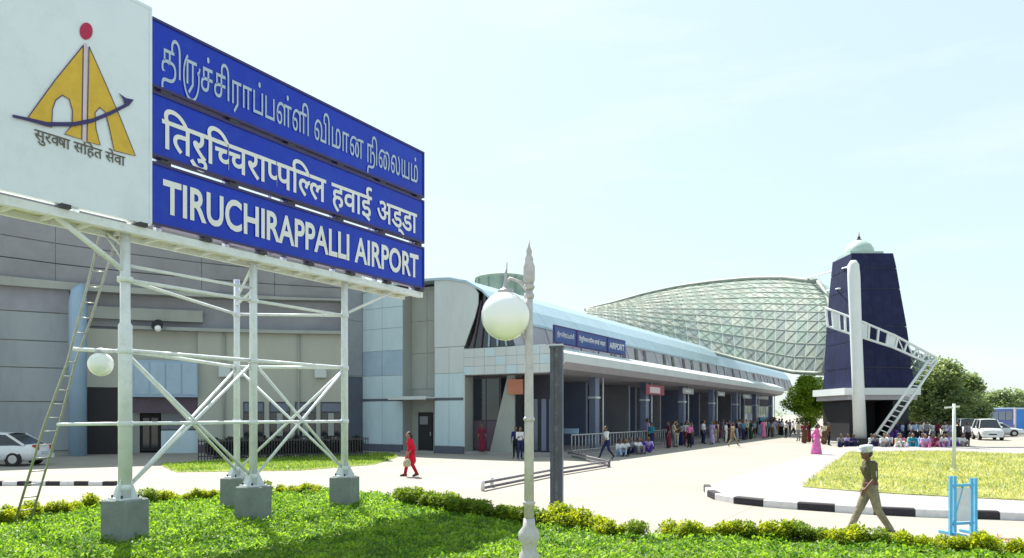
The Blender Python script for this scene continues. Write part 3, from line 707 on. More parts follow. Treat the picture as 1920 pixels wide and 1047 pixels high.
# ---------------------------------------------------------------- gateway tower
tw = at(1621, 57.5, 0)
T = thing('gateway_tower', 'tall tapering dark blue tower topped by a pale dome and finial', 'tower', tw)
def Z(py, d=55.0): return CH + (HY - py) / F * d
kx = 55.0 / F
def ring(x0, x1, y, z): return [(x0, -y, z), (x1, -y, z), (x1, y, z), (x0, y, z)]
def pxl(px): return (px - 1621) * kx
lv = [(1567, 1688, 2.5, 728), (1568.5, 1678, 2.4, 690), (1570, 1675.5, 2.3, 640), (1570.5, 1673, 2.2, 612), (1573.5, 1663.5, 1.95, 540), (1576, 1659, 1.8, 500), (1577.5, 1654.5, 1.65, 470)]
cols_ = 5
for r_ in range(len(lv) - 1):
    a, c = lv[r_], lv[r_ + 1]
    za, zc = Z(a[3]), Z(c[3]) - .03
    lo = ring(pxl(a[0]), pxl(a[1]), a[2], za); hi = ring(pxl(c[0]), pxl(c[1]), c[2], zc)
    MB().add(lo + hi, [(0, 1, 5, 4), (1, 2, 6, 5), (2, 3, 7, 6), (3, 0, 4, 7), (4, 5, 6, 7), (3, 2, 1, 0)]).build('shaft_section', M['tower_edge'], T)
    for i in range(cols_):
        for sg, (A0, A1, C0, C1) in (('f', (lo[0], lo[1], hi[0], hi[1])), ('r', (lo[1], lo[2], hi[1], hi[2])), ('l', (lo[3], lo[0], hi[3], hi[0]))):
            A0, A1, C0, C1 = map(Vector, (A0, A1, C0, C1)); f0, f1 = i / cols_ + .0015, (i + 1) / cols_ - .0015
            n = {'f': Vector((0, -.05, 0)), 'r': Vector((.05, 0, 0)), 'l': Vector((-.05, 0, 0))}[sg]; up = Vector((0, 0, .03))
            p = [A0.lerp(A1, f0) + up, A0.lerp(A1, f1) + up, C0.lerp(C1, f1), C0.lerp(C1, f0)]
            MB().add(p + [x + n for x in p], [(0, 3, 2, 1), (4, 5, 6, 7), (0, 1, 5, 4), (1, 2, 6, 5), (2, 3, 7, 6), (3, 0, 4, 7)]).build('cladding_panel', M['tower'], T)
MB().box(pxl(1662), pxl(1673), -1.7, 1.7, Z(610), Z(581)).build('side_ledge', M['tower_edge'], T)
MB().box(pxl(1549), pxl(1691), -2.9, 2.9, Z(741), Z(728)).build('base_slab', M['mast'], T)
MB().box(pxl(1556), pxl(1686), -2.8, 2.8, Z(750), Z(741)).build('base_beam', M['soffit'], T)
q = MB(); q.box(pxl(1566), pxl(1592), -2.2, 2.5, 0, Z(751)); q.build('base_pier', M['black'], T)
q = MB(); q.box(pxl(1648), pxl(1678), -2.2, 2.5, 0, Z(751)); q.build('base_pier', M['black'], T)
q = MB(); q.box(pxl(1592), pxl(1648), .5, 2.5, 0, Z(751)); q.build('base_wall', M['black'], T)
MB().box(pxl(1549), pxl(1691), -3.1, 3.1, -.05, .18).build('plinth', M['panel_grey'], T)
cxp = pxl(1610)
MB().box(cxp - 1.25, cxp + 1.35, -1.2, 1.2, Z(470) - .02, Z(464)).build('dome_base', M['dome'], T)
MB().lathe([(1.12, Z(464)), (1.12, Z(462)), (1.08, Z(455)), (.9, Z(447)), (.62, Z(441)), (.3, Z(437)), (.16, Z(436))], (cxp, 0, 0), 24).build('dome', M['dome'], T)
MB().lathe([(.2, Z(438)), (.24, Z(435.5)), (.10, Z(433)), (.14, Z(431)), (.05, Z(428)), (.03, Z(420))], (cxp, 0, 0), 12).build('finial', M['frame_purple'], T)

# mast, arch beam and ladder leg
mo = at(1613, 53.6, 0)
MT = thing('arch_mast', 'white leaning mast with arch beam, stays and inclined ladder leg before the tower', 'mast', mo)
def ml(px, py, d=53.6): return at(px, d, py=py) - Vector((mo.x, mo.y, 0))
MB().tube([ml(1613, 824), ml(1608, 700), ml(1604, 600), ml(1601, 520), ml(1600, 497), ml(1600, 489)], [.46, .42, .42, .44, .40, .2], 16).build('mast_column', M['mast'], MT)
q = MB(); c = ml(1613, 830); q.box(c.x - .75, c.x + .75, -.7, .7, -.05, .55); q.build('mast_plinth', M['black'], MT)
tp = [(1548, 578, 56), (1600, 597, 54.6), (1677, 629, 53.6), (1756, 671, 52.6)]; bp_ = [(1552, 612, 56), (1600, 628, 54.6), (1673, 651, 53.6), (1745, 683, 52.6)]
def l3(L_, u): p = interp(L_, u); return ml(p[0], p[1], p[2])
MB().tube([l3(tp, i / 12) for i in range(13)], .09, 8).build('top_chord', M['mast'], MT)
MB().tube([l3(bp_, i / 12) for i in range(13)], .09, 8).build('bottom_chord', M['mast'], MT)
for i in range(14):
    u = i / 13
    MB().bar(l3(tp, u), l3(bp_, u), .16 if u < .7 else .1, .12).build('web_post', M['mast'], MT)
for i in range(9, 13):
    MB().tube([l3(tp, i / 13), l3(bp_, (i + 1) / 13)], .05, 6).build('web_diagonal', M['mast'], MT)
for i in (1, 4, 5, 8):
    u0, u1 = i / 13 + .01, (i + 1) / 13 - .01
    a, b_, c, d = l3(tp, u0), l3(tp, u1), l3(bp_, u1), l3(bp_, u0); n = Vector((0, .06, 0))
    MB().add([a, b_, c, d, a + n, b_ + n, c + n, d + n], [(0, 1, 2, 3), (7, 6, 5, 4), (0, 4, 5, 1), (1, 5, 6, 2), (2, 6, 7, 3), (3, 7, 4, 0)]).build('web_plate', M['mast'], MT)
la, lb_ = [(1741, 676, 52.6), (1636, 824, 53)], [(1757, 676, 52.6), (1652, 832, 53)]
for P in (la, lb_): MB().tube([ml(*P[0]), ml(*P[1])], .1, 8).build('leg_rail', M['mast'], MT)
for i in range(17):
    f = i / 16; a = Vector(ml(*la[0])).lerp(ml(*la[1]), f); b_ = Vector(ml(*lb_[0])).lerp(ml(*lb_[1]), f); MB().tube([a, b_], .05, 6).build('rung', M['mast'], MT)
MB().tube([ml(1598, 499), ml(1560, 509, 62), ml(1505, 524, 78)], .07, 6).build('stay', M['mast'], MT)
MB().tube([ml(1575, 541, 56), ml(1546, 546, 66)], .06, 6).build('stay', M['mast'], MT)

# ================================================================ GREY WING on the left
wo = Vector((-10.23, 45.0, 0))
WG = thing('terminal_wing', 'large grey terminal wing with deep dark upper wall behind the airport sign', 'building', wo)
plan = [(-10.23, 45.0), (-14, 44.6), (-18, 43.7), (-22, 42.4), (-26, 40.6), (-30, 38.2), (-36, 34)]
def wpt(px, off):
    r = (px - 960) / F
    for i in range(len(plan) - 1):
        a = Vector(plan[i]); c = Vector(plan[i + 1]); d = (c - a).normalized(); n = Vector((-d.y, d.x)) ; n = n if n.y < 0 else -n
        a2 = a + n * off; dd = c - a
        den = dd.x - r * dd.y
        t_ = (r * a2.y - a2.x) / den
        if t_ <= 1.0 or i == len(plan) - 2: 
            p = a2 + dd * max(t_, -.05) ; return Vector((p.x, p.y, 0))
def wslab(px0, px1, z0, z1, o0, o1, m, name, o0t=None, o1t=None, z1b=None, parent=WG, n=1):
    q = MB()
    for k in range(n):
        a, c = px0 + (px1 - px0) * k / n, px0 + (px1 - px0) * (k + 1) / n
        P = [wpt(a, o1) , wpt(c, o1), wpt(c, o0), wpt(a, o0)]
        Q = [wpt(a, o1 if o1t is None else o1t), wpt(c, o1 if o1t is None else o1t), wpt(c, o0 if o0t is None else o0t), wpt(a, o0 if o0t is None else o0t)]
        zt = [z1 + ((z1b - z1) * ((x - px0) / (px1 - px0)) if z1b is not None else 0) for x in (a, c, c, a)]
        q.add([Vector((p.x, p.y, z0)) - wo for p in P] + [Vector((p.x, p.y, z)) - wo for p, z in zip(Q, zt)], [(0, 1, 5, 4), (1, 2, 6, 5), (2, 3, 7, 6), (3, 0, 4, 7), (4, 5, 6, 7), (0, 3, 2, 1)])
    return q.build(name, m, parent)
wslab(-190, 130, 0, 9.5, -.9, -.03, M['panel_grey'], 'wall', n=6)
wslab(371, 652, 0, 7.3, -1.0, 0, M['beige'], 'wall', n=8)
wslab(130, 371, 3.2, 7.3, -2.2, -.3, M['beige'], 'wall', n=6)
wslab(130, 371, 0, 3.2, -3.2, -2.2, M['interior'], 'recess_wall', n=3)
wslab(-200, 652, 7.2, 12.6, -1.3, -.95, M['panel_dark'], 'backing_wall', n=14)
# cladding panels at far left, between joints
for z0, z1 in ((.3, 3.0), (3.06, 4.9), (4.96, 6.4), (6.46, 8.0), (8.06, 9.35)):
    for i in range(2):
        a = -170 + i * 150; wslab(a + .6, a + 149.4, z0, z1, -.02, .05, M['wing_grey'] if z0 < 8 else M['panel_dark'], 'wall_panel')
# beige upper ledges
wslab(240, 652, 7.3, 7.5, -.3, .35, M['panel_grey'], 'ledge', n=10)
wslab(130, 652, 7.5, 9.4, -.95, -.7, M['panel_dark'], 'recessed_band', n=10)  # recess shadow put into the band's dark colour
wslab(120, 380, 7.9, 8.6, -.9, -.2, M['panel_grey'], 'soffit_band', n=4)
wslab(-170, 652, 9.35, 9.95, -.5, .5, M['panel_grey'], 'cornice', n=14, z1b=9.45)
# dark upper wall leaning out, in panels
for r_, (f0, f1) in enumerate(((0, .2), (.2, .42), (.42, .7), (.7, 1))):
    for i in range(6):
        a, c = -170 + i * 137, -170 + (i + 1) * 137
        def zz(x, f): return 9.98 - .5 * (x + 170) / 822 + f * (5.6 - 2.4 * (x + 170) / 822)
        P = []
        for x in (a + .5, c - .5):
            for f in (f0 + .006, f1 - .006):
                p = wpt(x, .1 + f * 1.6); P.append(Vector((p.x, p.y, zz(x, f))) - wo)
        n = Vector((-.02, .25, -.02)); o4 = [P[0], P[2], P[3], P[1]]
        MB().add(o4 + [p + n for p in o4], [(0, 1, 2, 3), (7, 6, 5, 4), (0, 4, 5, 1), (1, 5, 6, 2), (2, 6, 7, 3), (3, 7, 4, 0)]).build('upper_wall_panel', M['panel_dark'], WG)
q = MB(); P = [(-10.3, 46), (-14, 45.6), (-22, 43.4), (-30, 39.2), (-38, 34), (-46, 44), (-30, 60), (-12, 60)]
q.poly([Vector((x, y, 12.3)) - wo for x, y in P], (0, 0, 1), .4); q.build('roof', M['panel_grey'], WG)
# light blue round column with slanted cap
c = wpt(146, 1.1) - wo
MB().tube([(c.x, c.y, 0), (c.x, c.y, 8.6), (c.x + .05, c.y, 9.2), (c.x + .25, c.y, 9.6)], [.45, .45, .38, .1], 20).build('round_column', M['column_blue'], WG)
# black slab for the recess shade, doors, light-blue box window
wslab(160, 222, 0, 3.9, -.3, -.26, M['black'], 'recess_shade', n=1)  # black slab carrying the shade inside the recess
bx = wslab(248, 371, 3.35, 5.5, -.3, .4, M['column_blue'], 'box_window', n=3)
for i in range(4): wslab(252 + i * 30, 279 + i * 30, 3.5, 5.35, .4, .44, M['panel_blue'], 'pane', parent=bx)
wslab(248, 371, 2.4, 3.3, -.3, -.1, M['frame_purple'], 'transom', n=2)
dd = wslab(263, 300, .1, 2.35, -1.2, -1.1, M['black'], 'door')
wslab(268, 280, .3, 2.1, -1.1, -1.07, M['glass_dark'], 'pane', parent=dd); wslab(284, 296, .3, 2.1, -1.1, -1.07, M['glass_dark'], 'pane', parent=dd)
wslab(222, 262, 0, 3.2, -1.25, -.9, M['panel_grey'], 'side_wall'); wslab(302, 371, 0, 1.35, -.5, -.2, M['panel_white'], 'low_wall')
wslab(302, 371, 1.4, 2.4, -.8, -.7, M['glass_mid'], 'window')
for i, a in enumerate((456, 505, 553, 601)):
    w_ = wslab(a, a + 39, .9, 3.1, -.02, .05, M['frame_dark'], 'window')
    wslab(a + 2, a + 37, 2.5, 3.0, .05, .07, M['glass_mid'], 'pane', parent=w_)
    for k in range(3): wslab(a + 2 + k * 12, a + 13 + k * 12, 1.0, 2.4, .05, .07, M['glass_dark'] if k != 1 else M['panel_grey'], 'pane', parent=w_)
wslab(371, 652, 0, .5, 0, .1, M['frame_purple'], 'skirting', n=6)
for px_ in (420, 560): 
    c = wpt(px_, .12) - wo; MB().tube([(c.x, c.y, 0.1), (c.x, c.y, 7.3)], .06, 8).build('downpipe', M['panel_grey'], WG)
for px_ in (410, 440, 590):
    wslab(px_, px_ + 22, 4.6, 5.2, 0, .3, M['panel_pale'], 'air_unit')
# flood lamp
c = wpt(304, .2); fl = thing('flood_lamp', 'small black and white flood lamp fixed to the grey wing wall', 'lamp', (c.x, c.y, 7.45))
MB().tube([(0, 0, 0), (0, -.25, .0)], .05).build('bracket', M['black'], fl); MB().lathe([(.12, 0), (.34, .25), (.36, .3)], (0, -.3, 0), 14, 0, Matrix.Rotation(R(70), 3, 'X')).build('lamp_hood', M['black'], fl)
MB().ball((.06, -.62, -.12), .2, 12).build('lamp_glass', M['globe'], fl)
# dark clipped hedge behind the fence
DH = thing('dark_hedge', 'dark hedge behind the picket fence at the grey wing', 'hedge', gp(500, 858))
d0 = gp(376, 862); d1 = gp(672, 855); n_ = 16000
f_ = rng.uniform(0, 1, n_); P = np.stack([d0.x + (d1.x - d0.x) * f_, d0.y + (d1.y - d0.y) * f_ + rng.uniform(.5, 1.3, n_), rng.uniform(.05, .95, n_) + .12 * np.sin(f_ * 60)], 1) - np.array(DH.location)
leaves_mesh('foliage', P, rng.uniform(.08, .2, n_), (-.6, 1.2), M['leaf_very_dark'], DH)
# railing fence in front of wing
fa, fb_ = gp(372, 866), gp(690, 858)
fe = thing('picket_fence', 'low dark picket fence in front of the grey wing windows', 'fence', fa)
dv = (fb_ - fa); dv.z = 0; 
MB().bar((0, 0, 1.0), tuple(dv + Vector((0, 0, 1.0))), .06).build('top_rail', M['frame_dark'], fe); MB().bar((0, 0, .25), tuple(dv + Vector((0, 0, .25))), .06).build('bottom_rail', M['frame_dark'], fe)
proto = MB().box(-.02, .02, -.02, .02, 0, 1.1).build('picket', M['frame_dark'], fe)
for i in range(1, 62):
    c = proto.copy(); COL.objects.link(c); c.location = dv * (i / 61)

# ================================================================ AIRPORT SIGN TOWER
S = Frame(-6.93, 12.9)
ST = thing('airport_sign', 'giant raised airport name sign on a white tubular frame with grey concrete feet', 'sign', (S.o.x, S.o.y, 0), TH)
PW = .30                                     # sign face plane
def sg(px, py):
    t_ = S.s_at(px, PW); return t_, S.z_at(py, PW, t_)
tr_, _ = sg(283, 0); te, _ = sg(793, 0)
zp = [(8.27, 9.47), (7.02, 8.14), (5.77, 6.86)]
names = [('Tamil', TAMIL, "\u0bae"), ('Hindi', HINDI, "\u092a"), ('English', ["TIRUCHIRAPPALLI AIRPORT"], "H")]
lab = ['blue panel with Tamil lettering, topmost', 'blue panel with Hindi lettering, middle', 'blue panel with English lettering, lowest']
for i, (z0, z1) in enumerate(zp):
    BOLD = (.002, .014, .024)[i]; _mx.clear()
    P = MB().box(PW - .12, PW, tr_ + .02, te, z0, z1).build('name_panel', M['sign_blue'], ST); P['label'] = lab[i]
    q = MB()
    for (a, b_, c, d) in ((tr_ + .02, te, z1 - .02, z1 + .03), (tr_ + .02, te, z0 - .03, z0 + .02)): q.box(PW - .14, PW + .025, a, b_, c, d)
    q.box(PW - .14, PW + .025, te, te + .04, z0 - .03, z1 + .03)
    q.build('panel_edge', M['emblem_navy'], P)
    def fs(u, v, h): return (PW + .012 + h, u, v)
    if i == 2: place_text(names[i][1], 'H', P, 'lettering', M['letters'], fs, sg(305, 0)[0], sg(784, 0)[0], 5.99, 6.63)
    elif i == 1: place_text(names[i][1], names[i][2], P, 'lettering', M['letters'], fs, sg(303, 0)[0], sg(781, 0)[0], 7.20, 7.92, fit=(0.0, .88))
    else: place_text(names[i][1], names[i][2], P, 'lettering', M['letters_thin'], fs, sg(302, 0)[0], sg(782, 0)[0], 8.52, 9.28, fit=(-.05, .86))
BOLD = .012; _mx.clear()
lp = MB().box(PW - .14, PW + .03, -4.2, tr_ - .005, 5.72, 9.58).build('logo_panel', M['sign_white'], ST); lp['label'] = 'white panel with the ochre emblem'
q = MB(); q.box(PW - .15, PW + .04, -4.2, tr_, 9.58, 9.64); q.box(PW - .15, PW + .04, tr_ - .05, tr_ , 5.74, 9.57); q.build('panel_edge', M['sign_white'], lp)
def emb(pts, m, name, h=.012):
    P3 = []
    for px, py in pts:
        t_ = S.s_at(px, PW + .03); P3.append((PW + .034 + h - .012, t_, S.z_at(py, PW + .03, t_)))
    return MB().poly(P3, (1, 0, 0), .012).build(name, m, lp)
left = [(155, 86), (103, 150), (52, 220), (74, 232), (96, 240), (97, 206), (103, 189), (116, 179), (129, 187), (135, 208), (134, 236), (120, 252), (152, 262)]
right = [(166, 88), (162, 266), (187, 273), (179, 243), (177, 212), (186, 202), (197, 211), (205, 245), (213, 283), (253, 293), (226, 225), (198, 160)]
emb(left, M['emblem_gold'], 'emblem_left'); emb(right, M['emblem_gold'], 'emblem_right')
emb([(156.5, 82), (162, 82), (161, 268), (153.5, 264)], M['emblem_stripe'], 'emblem_stripe')
def outline(pts, w, m, name, closed=True):
    P2 = []
    for px, py in (pts + [pts[0]] if closed else pts):
        t_ = S.s_at(px, PW + .03); P2.append((t_, S.z_at(py, PW + .03, t_)))
    V, Fc = ribbon(P2, w); me = bpy.data.meshes.new(name); me.from_pydata([(PW + .05, a, b_) for a, b_, _ in V], [], Fc); me.materials.append(m); return link(name, me, lp)
outline(left, .014, M['emblem_navy'], 'emblem_outline'); outline(right, .014, M['emblem_navy'], 'emblem_outline')
boat_u = [(22, 216), (52, 222), (86, 230), (137, 230), (172, 223), (206, 209), (232, 196), (229, 186), (221, 176), (234, 185), (249, 188)]
boat_l = [(240, 199), (207, 216), (172, 231), (137, 238), (86, 238), (52, 228), (22, 221)]
P3 = []
for px, py in boat_u + boat_l:
    t_ = S.s_at(px, PW + .03); P3.append((PW + .056, t_, S.z_at(py, PW + .03, t_)))
MB().poly(P3, (1, 0, 0), .01).build('emblem_boat', M['emblem_navy'], lp)
bc = [(161 + 12 * math.cos(R(a)), 59 + 16 * math.sin(R(a))) for a in range(0, 360, 20)]
emb(bc, M['emblem_red'], 'emblem_ball')
u0, zt = sg(62, 262); u1, _ = sg(232, 300)
place_text(["\u0938\u0941\u0930", ('half', "\u0915", .6), "\u0937\u093e \u0938\u093f\u0939\u0924 \u0938\u0947\u0935\u093e"], "\u092a", lp, 'tagline', M['emblem_text'], lambda u, v, h: (PW + .045, u, v), u0, u1, 6.56, 6.86)
# posts
PA, PB, PD = (0, 0), (0, S.s_at(475, 0)), (0, S.s_at(646, 0))
pc = S.loc(at(444, 17.35, 0)); PC = (pc.x, pc.y)
posts = {'A': (PA, .115, .085), 'B': (PB, .085, .08), 'D': (PD, .085, .08), 'C': (PC, .075, .07)}
for k, ((w_, t_), r0, r1) in posts.items():
    MB().tube([(w_, t_, .8), (w_, t_, 3.9), (w_, t_, 3.95), (w_, t_, 5.55)], [r0, r0, r1, r1], 14).build('post', M['white_metal'], ST)
    ft = MB(); c_, s_ = math.cos(R(20)), math.sin(R(20)); a = .27
    vs = [(w_ + x * c_ - y * s_, t_ + x * s_ + y * c_) for x, y in ((-a, -a), (a, -a), (a, a), (-a, a))]
    ch = [(w_ + x * c_ - y * s_, t_ + x * s_ + y * c_) for x, y in ((-a + .02, -a + .02), (a - .02, -a + .02), (a - .02, a - .02), (-a + .02, a - .02))]
    ft.add([(x, y, -.05) for x, y in vs] + [(x, y, .77) for x, y in vs] + [(x, y, .79) for x, y in ch], [(0, 1, 5, 4), (1, 2, 6, 5), (2, 3, 7, 6), (3, 0, 4, 7), (4, 5, 9, 8), (5, 6, 10, 9), (6, 7, 11, 10), (7, 4, 8, 11), (8, 9, 10, 11)])
    fo = ft.build('footing', M['block'], ST)
    q = MB(); q.box(w_ - .2, w_ + .2, t_ - .2, t_ + .2, .79, .82)
    for a_ in range(4):
        dx, dy = math.cos(R(90 * a_ + 20)), math.sin(R(90 * a_ + 20))
        q.poly([(w_ + dx * r0, t_ + dy * r0, .82), (w_ + dx * .24, t_ + dy * .24, .82), (w_ + dx * .24, t_ + dy * .24, .86), (w_ + dx * r0, t_ + dy * r0, 1.15)], (-dy, dx, 0), .015)
    q.build('base_plate', M['white_metal'], fo)
    q = MB()
    for x in (-.15, .15):
        for y in (-.15, .15): q.tube([(w_ + x, t_ + y, .82), (w_ + x, t_ + y, .87)], .02, 6)
    q.build('bolts', M['dark_clip'], fo, 'stuff')
def P3_(k, z): (w_, t_) = posts[k][0]; return Vector((w_, t_, z))
def brace(p, q_, r, name='brace'): MB().tube([p, q_], r, 8).build(name, M['white_metal'], ST)
for a, c in (('A', 'B'), ('A', 'C'), ('B', 'D'), ('C', 'D')):
    brace(P3_(a, .95), P3_(c, 3.42), .032); brace(P3_(a, 3.42), P3_(c, .95), .032)
    brace(P3_(a, 3.45), P3_(c, 3.45), .038, 'tie_bar'); brace(P3_(a, 4.72), P3_(c, 4.72), .034, 'tie_bar')
brace(P3_('A', 2.14), P3_('D', 2.14), .034, 'tie_bar'); brace(P3_('B', 4.95), P3_('C', 4.95), .03, 'tie_bar'); brace(P3_('B', 5.5), P3_('C', 5.1), .03); brace(P3_('A', 4.98), P3_('B', 4.98), .03, 'tie_bar')
brace(P3_('A', 4.86), Vector((.1, S.s_at(92, .1), 5.62)), .05); brace(P3_('D', 4.75), Vector((.1, te - 1.0, 5.55)), .035)
def sl_(px, py, d): return S.loc(at(px, d, py=py))
brace(P3_('A', 3.43), sl_(138, 655, 12.9), .035, 'tie_bar'); brace(P3_('A', 2.14), sl_(108, 796, 13.4), .032, 'tie_bar'); brace(P3_('A', 5.3), sl_(192, 430, 13.0), .03); brace(P3_('A', 5.0), sl_(198, 440, 13.0), .02)
# platform under the sign
pf = MB(); pf.box(.12, .26, -4.4, te + .05, 5.52, 5.66); pf.box(-.46, -.38, -4.4, te + .05, 5.52, 5.64); pf = pf.build('platform_beam', M['white_metal'], ST)
for k in range(21):
    t_ = -4.3 + k * (te + 4.3) / 20.5; MB().box(-.38, .12, t_, t_ + .06, 5.54, 5.6).build('cross_member', M['white_metal'], ST)
MB().box(-.37, .11, -4.35, te, 5.605, 5.64).build('deck', M['deck_bounce'], ST)
for k in range(10):
    t_ = -3.9 + k * 1.32; MB().box(.14, .34, t_, t_ + .16, 5.665, 5.73).build('clip', M['dark_clip'], ST)
for k in range(9):
    t_ = -3.9 + k * 1.48; q = MB(); q.box(-.02, .08, t_, t_ + .1, 5.66, 9.4); q.build('back_post', M['white_metal'], ST)
    if k > 2:
        for z in (6.89, 8.17): MB().box(.05, .32, t_ - .06, t_ + .14, z + .005, z + .065).build('clip', M['dark_clip'], ST)
for z in (9.3, 8.0, 6.6): MB().box(.08, .16, -4.1, te - .05, z, z + .08).build('back_rail', M['white_metal'], ST)
for k in (-3, .3, 3.4, 6.6): brace(Vector((-.42, k, 5.64)), Vector((.0, k, 8.9)), .04, 'back_stay')

for k_, ((w_, t_), r0, r1) in posts.items():
    for z in (1.0, 2.14, 3.44, 4.72): MB().lathe([(r0 + .004, -.05), (r0 + .018, -.04), (r0 + .018, .04), (r0 + .004, .05)], (w_, t_, z), 14).build('sleeve', M['white_metal'], ST)
# ladder
lo_ = gp(41, 986)
LD = thing('ladder', 'tall thin steel ladder leaning up to the sign platform', 'ladder', lo_)
ra = [at(25, 14.7, 0), at(81, 14.2, py=803), at(126, 13.8, py=680), at(160, 13.4, py=552), at(189, 13.0, py=434), at(197, 12.95, py=428), at(212, 12.9, py=428), at(232, 12.9, py=434)]
rb = [at(55, 15.0, 0), at(112, 14.5, py=792), at(141, 14.1, py=680), at(170, 13.7, py=600), at(199, 13.3, py=508), at(222, 13.1, py=440)]
MB().tube([p - lo_ for p in ra], .024, 8).build('rail', M['rail_steel'], LD); MB().tube([p - lo_ for p in rb], .022, 8).build('rail', M['rail_steel'], LD)
def pl(L_, z):
    for i in range(len(L_) - 1):
        if L_[i].z <= z <= L_[i + 1].z: return L_[i].lerp(L_[i + 1], (z - L_[i].z) / (L_[i + 1].z - L_[i].z))
    return L_[-1]
for k in range(19):
    z = .35 + k * .27; a, c = pl(ra[:5], z), pl(rb, z); MB().tube([a - lo_, c - lo_], .013, 6).build('rung', M['rail_steel'], LD)

# hanging globe lamp by ladder
g = at(189, 12.95, py=683)
HL = thing('hanging_globe_lamp', 'white globe lamp hanging from the sign frame beside the ladder', 'lamp', g)
MB().ball((0, 0, 0), .215, 24).build('globe', M['globe'], HL)
MB().lathe([(.09, .18), (.10, .24), (.04, .27), (.035, .30)], n=14).build('neck', M['rail_steel'], HL)

# ================================================================ NEAR LAMP POST
lx = at(992, 8.0, 0)
LP = thing('globe_lamp_post', 'slender pale ornamental lamp post with a big white globe in the foreground', 'street lamp', lx)
MB().lathe([(.17, 0), (.17, .12), (.12, .16), (.11, .75), (.085, .78), (.085, .86), (.12, .92), (.115, 1.0), (.07, 1.06), (.06, 1.15)], n=18).build('base', M['lamp_pole'], LP)
MB().lathe([(.056, 1.15), (.050, 2.2), (.045, 3.2), (.042, 3.25), (.042, 3.75)], n=16).build('pole', M['lamp_pole'], LP)
for z, r_ in ((1.32, .075), (2.25, .066), (3.72, .068), (3.62, .06)):
    MB().lathe([(.05, z - .03), (r_, z), (.05, z + .03)], n=16).build('collar', M['lamp_pole'], LP)
MB().lathe([(.05, 3.75), (.065, 3.8), (.065, 3.95), (.045, 4.0), (.05, 4.03), (.028, 4.08), (.034, 4.12), (.012, 4.17), (.006, 4.24)], n=16).build('finial', M['lamp_pole'], LP)
gl = at(948, 8.0, py=593) - lx
MB().ball(gl, .272, 40).build('globe', M['globe'], LP)
MB().lathe([(.07, .25), (.09, .272), (.08, .29), (.035, .31), (.025, .36), (.015, .44), (.010, .52)], gl, 18).build('globe_cap', M['rail_steel'], LP)
MB().tube([gl + Vector((0, 0, .36)), gl + Vector((.05, 0, .42)), gl + Vector((.16, 0, .38)), Vector((.03, 0, gl.z + .22))], .018, 8).build('arm', M['lamp_pole'], LP)
MB().tube([gl + Vector((.18, 0, -.2)), Vector((.0, 0, gl.z - .28))], .015, 8).build('arm_brace', M['lamp_pole'], LP)

# slate post
sp = gp(1044, 968)
SP = thing('slate_post', 'dark slate square steel post standing behind the hedge', 'post', sp, R(-12))
q = MB(); q.box(-.14, -.05, -.1, .1, 0, 3.8); q.box(.05, .14, -.1, .1, 0, 3.8); q.build('channel', M['post_slate'], SP)
MB().box(-.05, .05, -.06, .06, 0, 3.78).build('web', M['barrier_dark'], SP); MB().box(-.16, .16, -.12, .12, 3.8, 3.86).build('cap', M['post_slate'], SP)
MB().box(-.24, .24, -.2, .2, 0, .03).build('base_plate', M['post_slate'], SP)

# low bent barrier on the forecourt
bpts = [gp(1066, 857), gp(1142, 876), gp(1040, 893), gp(905, 921)]
bo = bpts[1].copy()
BR = thing('low_barrier', 'low bent pipe barrier lying across the forecourt paving', 'barrier', bo)
for i in range(3):
    a, c = bpts[i] - bo, bpts[i + 1] - bo
    for z in (.09, .25): MB().tube([a + Vector((0, 0, z)), c + Vector((0, 0, z))], .045, 8).build('rail', M['barrier_dark'], BR)
for i, p in enumerate(bpts): MB().tube([p - bo, p - bo + Vector((0, 0, .32))], .06, 8).build('post', M['kerb_white'] if i == 3 else M['barrier_dark'], BR)
p = gp(922, 914) - bo; MB().tube([p, p + Vector((0, 0, .32))], .06, 8).build('post', M['kerb_white'], BR)

# sky blue barricade on the right
b0 = gp(1786, 1004); b1 = gp(1823, 990)
BC = thing('blue_barricade', 'sky blue steel barricade frame with pale banner by the kerb', 'barricade', b0)
d = (b1 - b0); d.z = 0; e = Vector((.96, .26, 0)).normalized(); d = e * .50
for k in (0, 1):
    p = d * k
    for off in (-.05, .05):
        MB().bar(tuple(p + e * off + Vector((0, 0, 0))), tuple(p + e * off + Vector((0, 0, 1.13 - .05 * k))), .05, .05).build('upright', M['cyan_paint'], BC)
for z in (.22, .95): MB().bar(tuple(Vector((0, 0, z))), tuple(d + Vector((0, 0, z))), .05, .05).build('crossbar', M['cyan_paint'], BC)
MB().bar((0, 0, .22), tuple(d * .5 + Vector((0, 0, .95))), .03, .03).build('diagonal', M['cyan_paint'], BC)
q = MB(); n = e.cross(Vector((0, 0, 1))) * .012; a, c = e * .085, d - e * .085
q.poly([a + Vector((0, 0, .26)), c + Vector((0, 0, .26)), c + Vector((0, 0, .9)), a + Vector((0, 0, .9))], n.normalized(), .012); q.build('banner', M['banner'], BC)
for p in (Vector(), d): MB().bar(tuple(p - n.normalized() * .3 + Vector((0, 0, .03))), tuple(p + n.normalized() * .3 + Vector((0, 0, .03))), .05, .05).build('foot', M['cyan_paint'], BC)

# slim pole on the island lawn
pp = at(1789, 27, .16)
PO = thing('slim_pole', 'slim pale pole with short crossbar on the island lawn', 'pole', pp)
MB().tube([(0, 0, 0), (0, 0, 2.55)], [.07, .055], 10).build('pole', M['mast'], PO); MB().bar((-.35, 0, 2.4), (.2, 0, 2.45), .06).build('crossbar', M['mast'], PO); MB().lathe([(.12, 0), (.12, .08), (.07, .1)], n=10).build('base', M['mast'], PO)

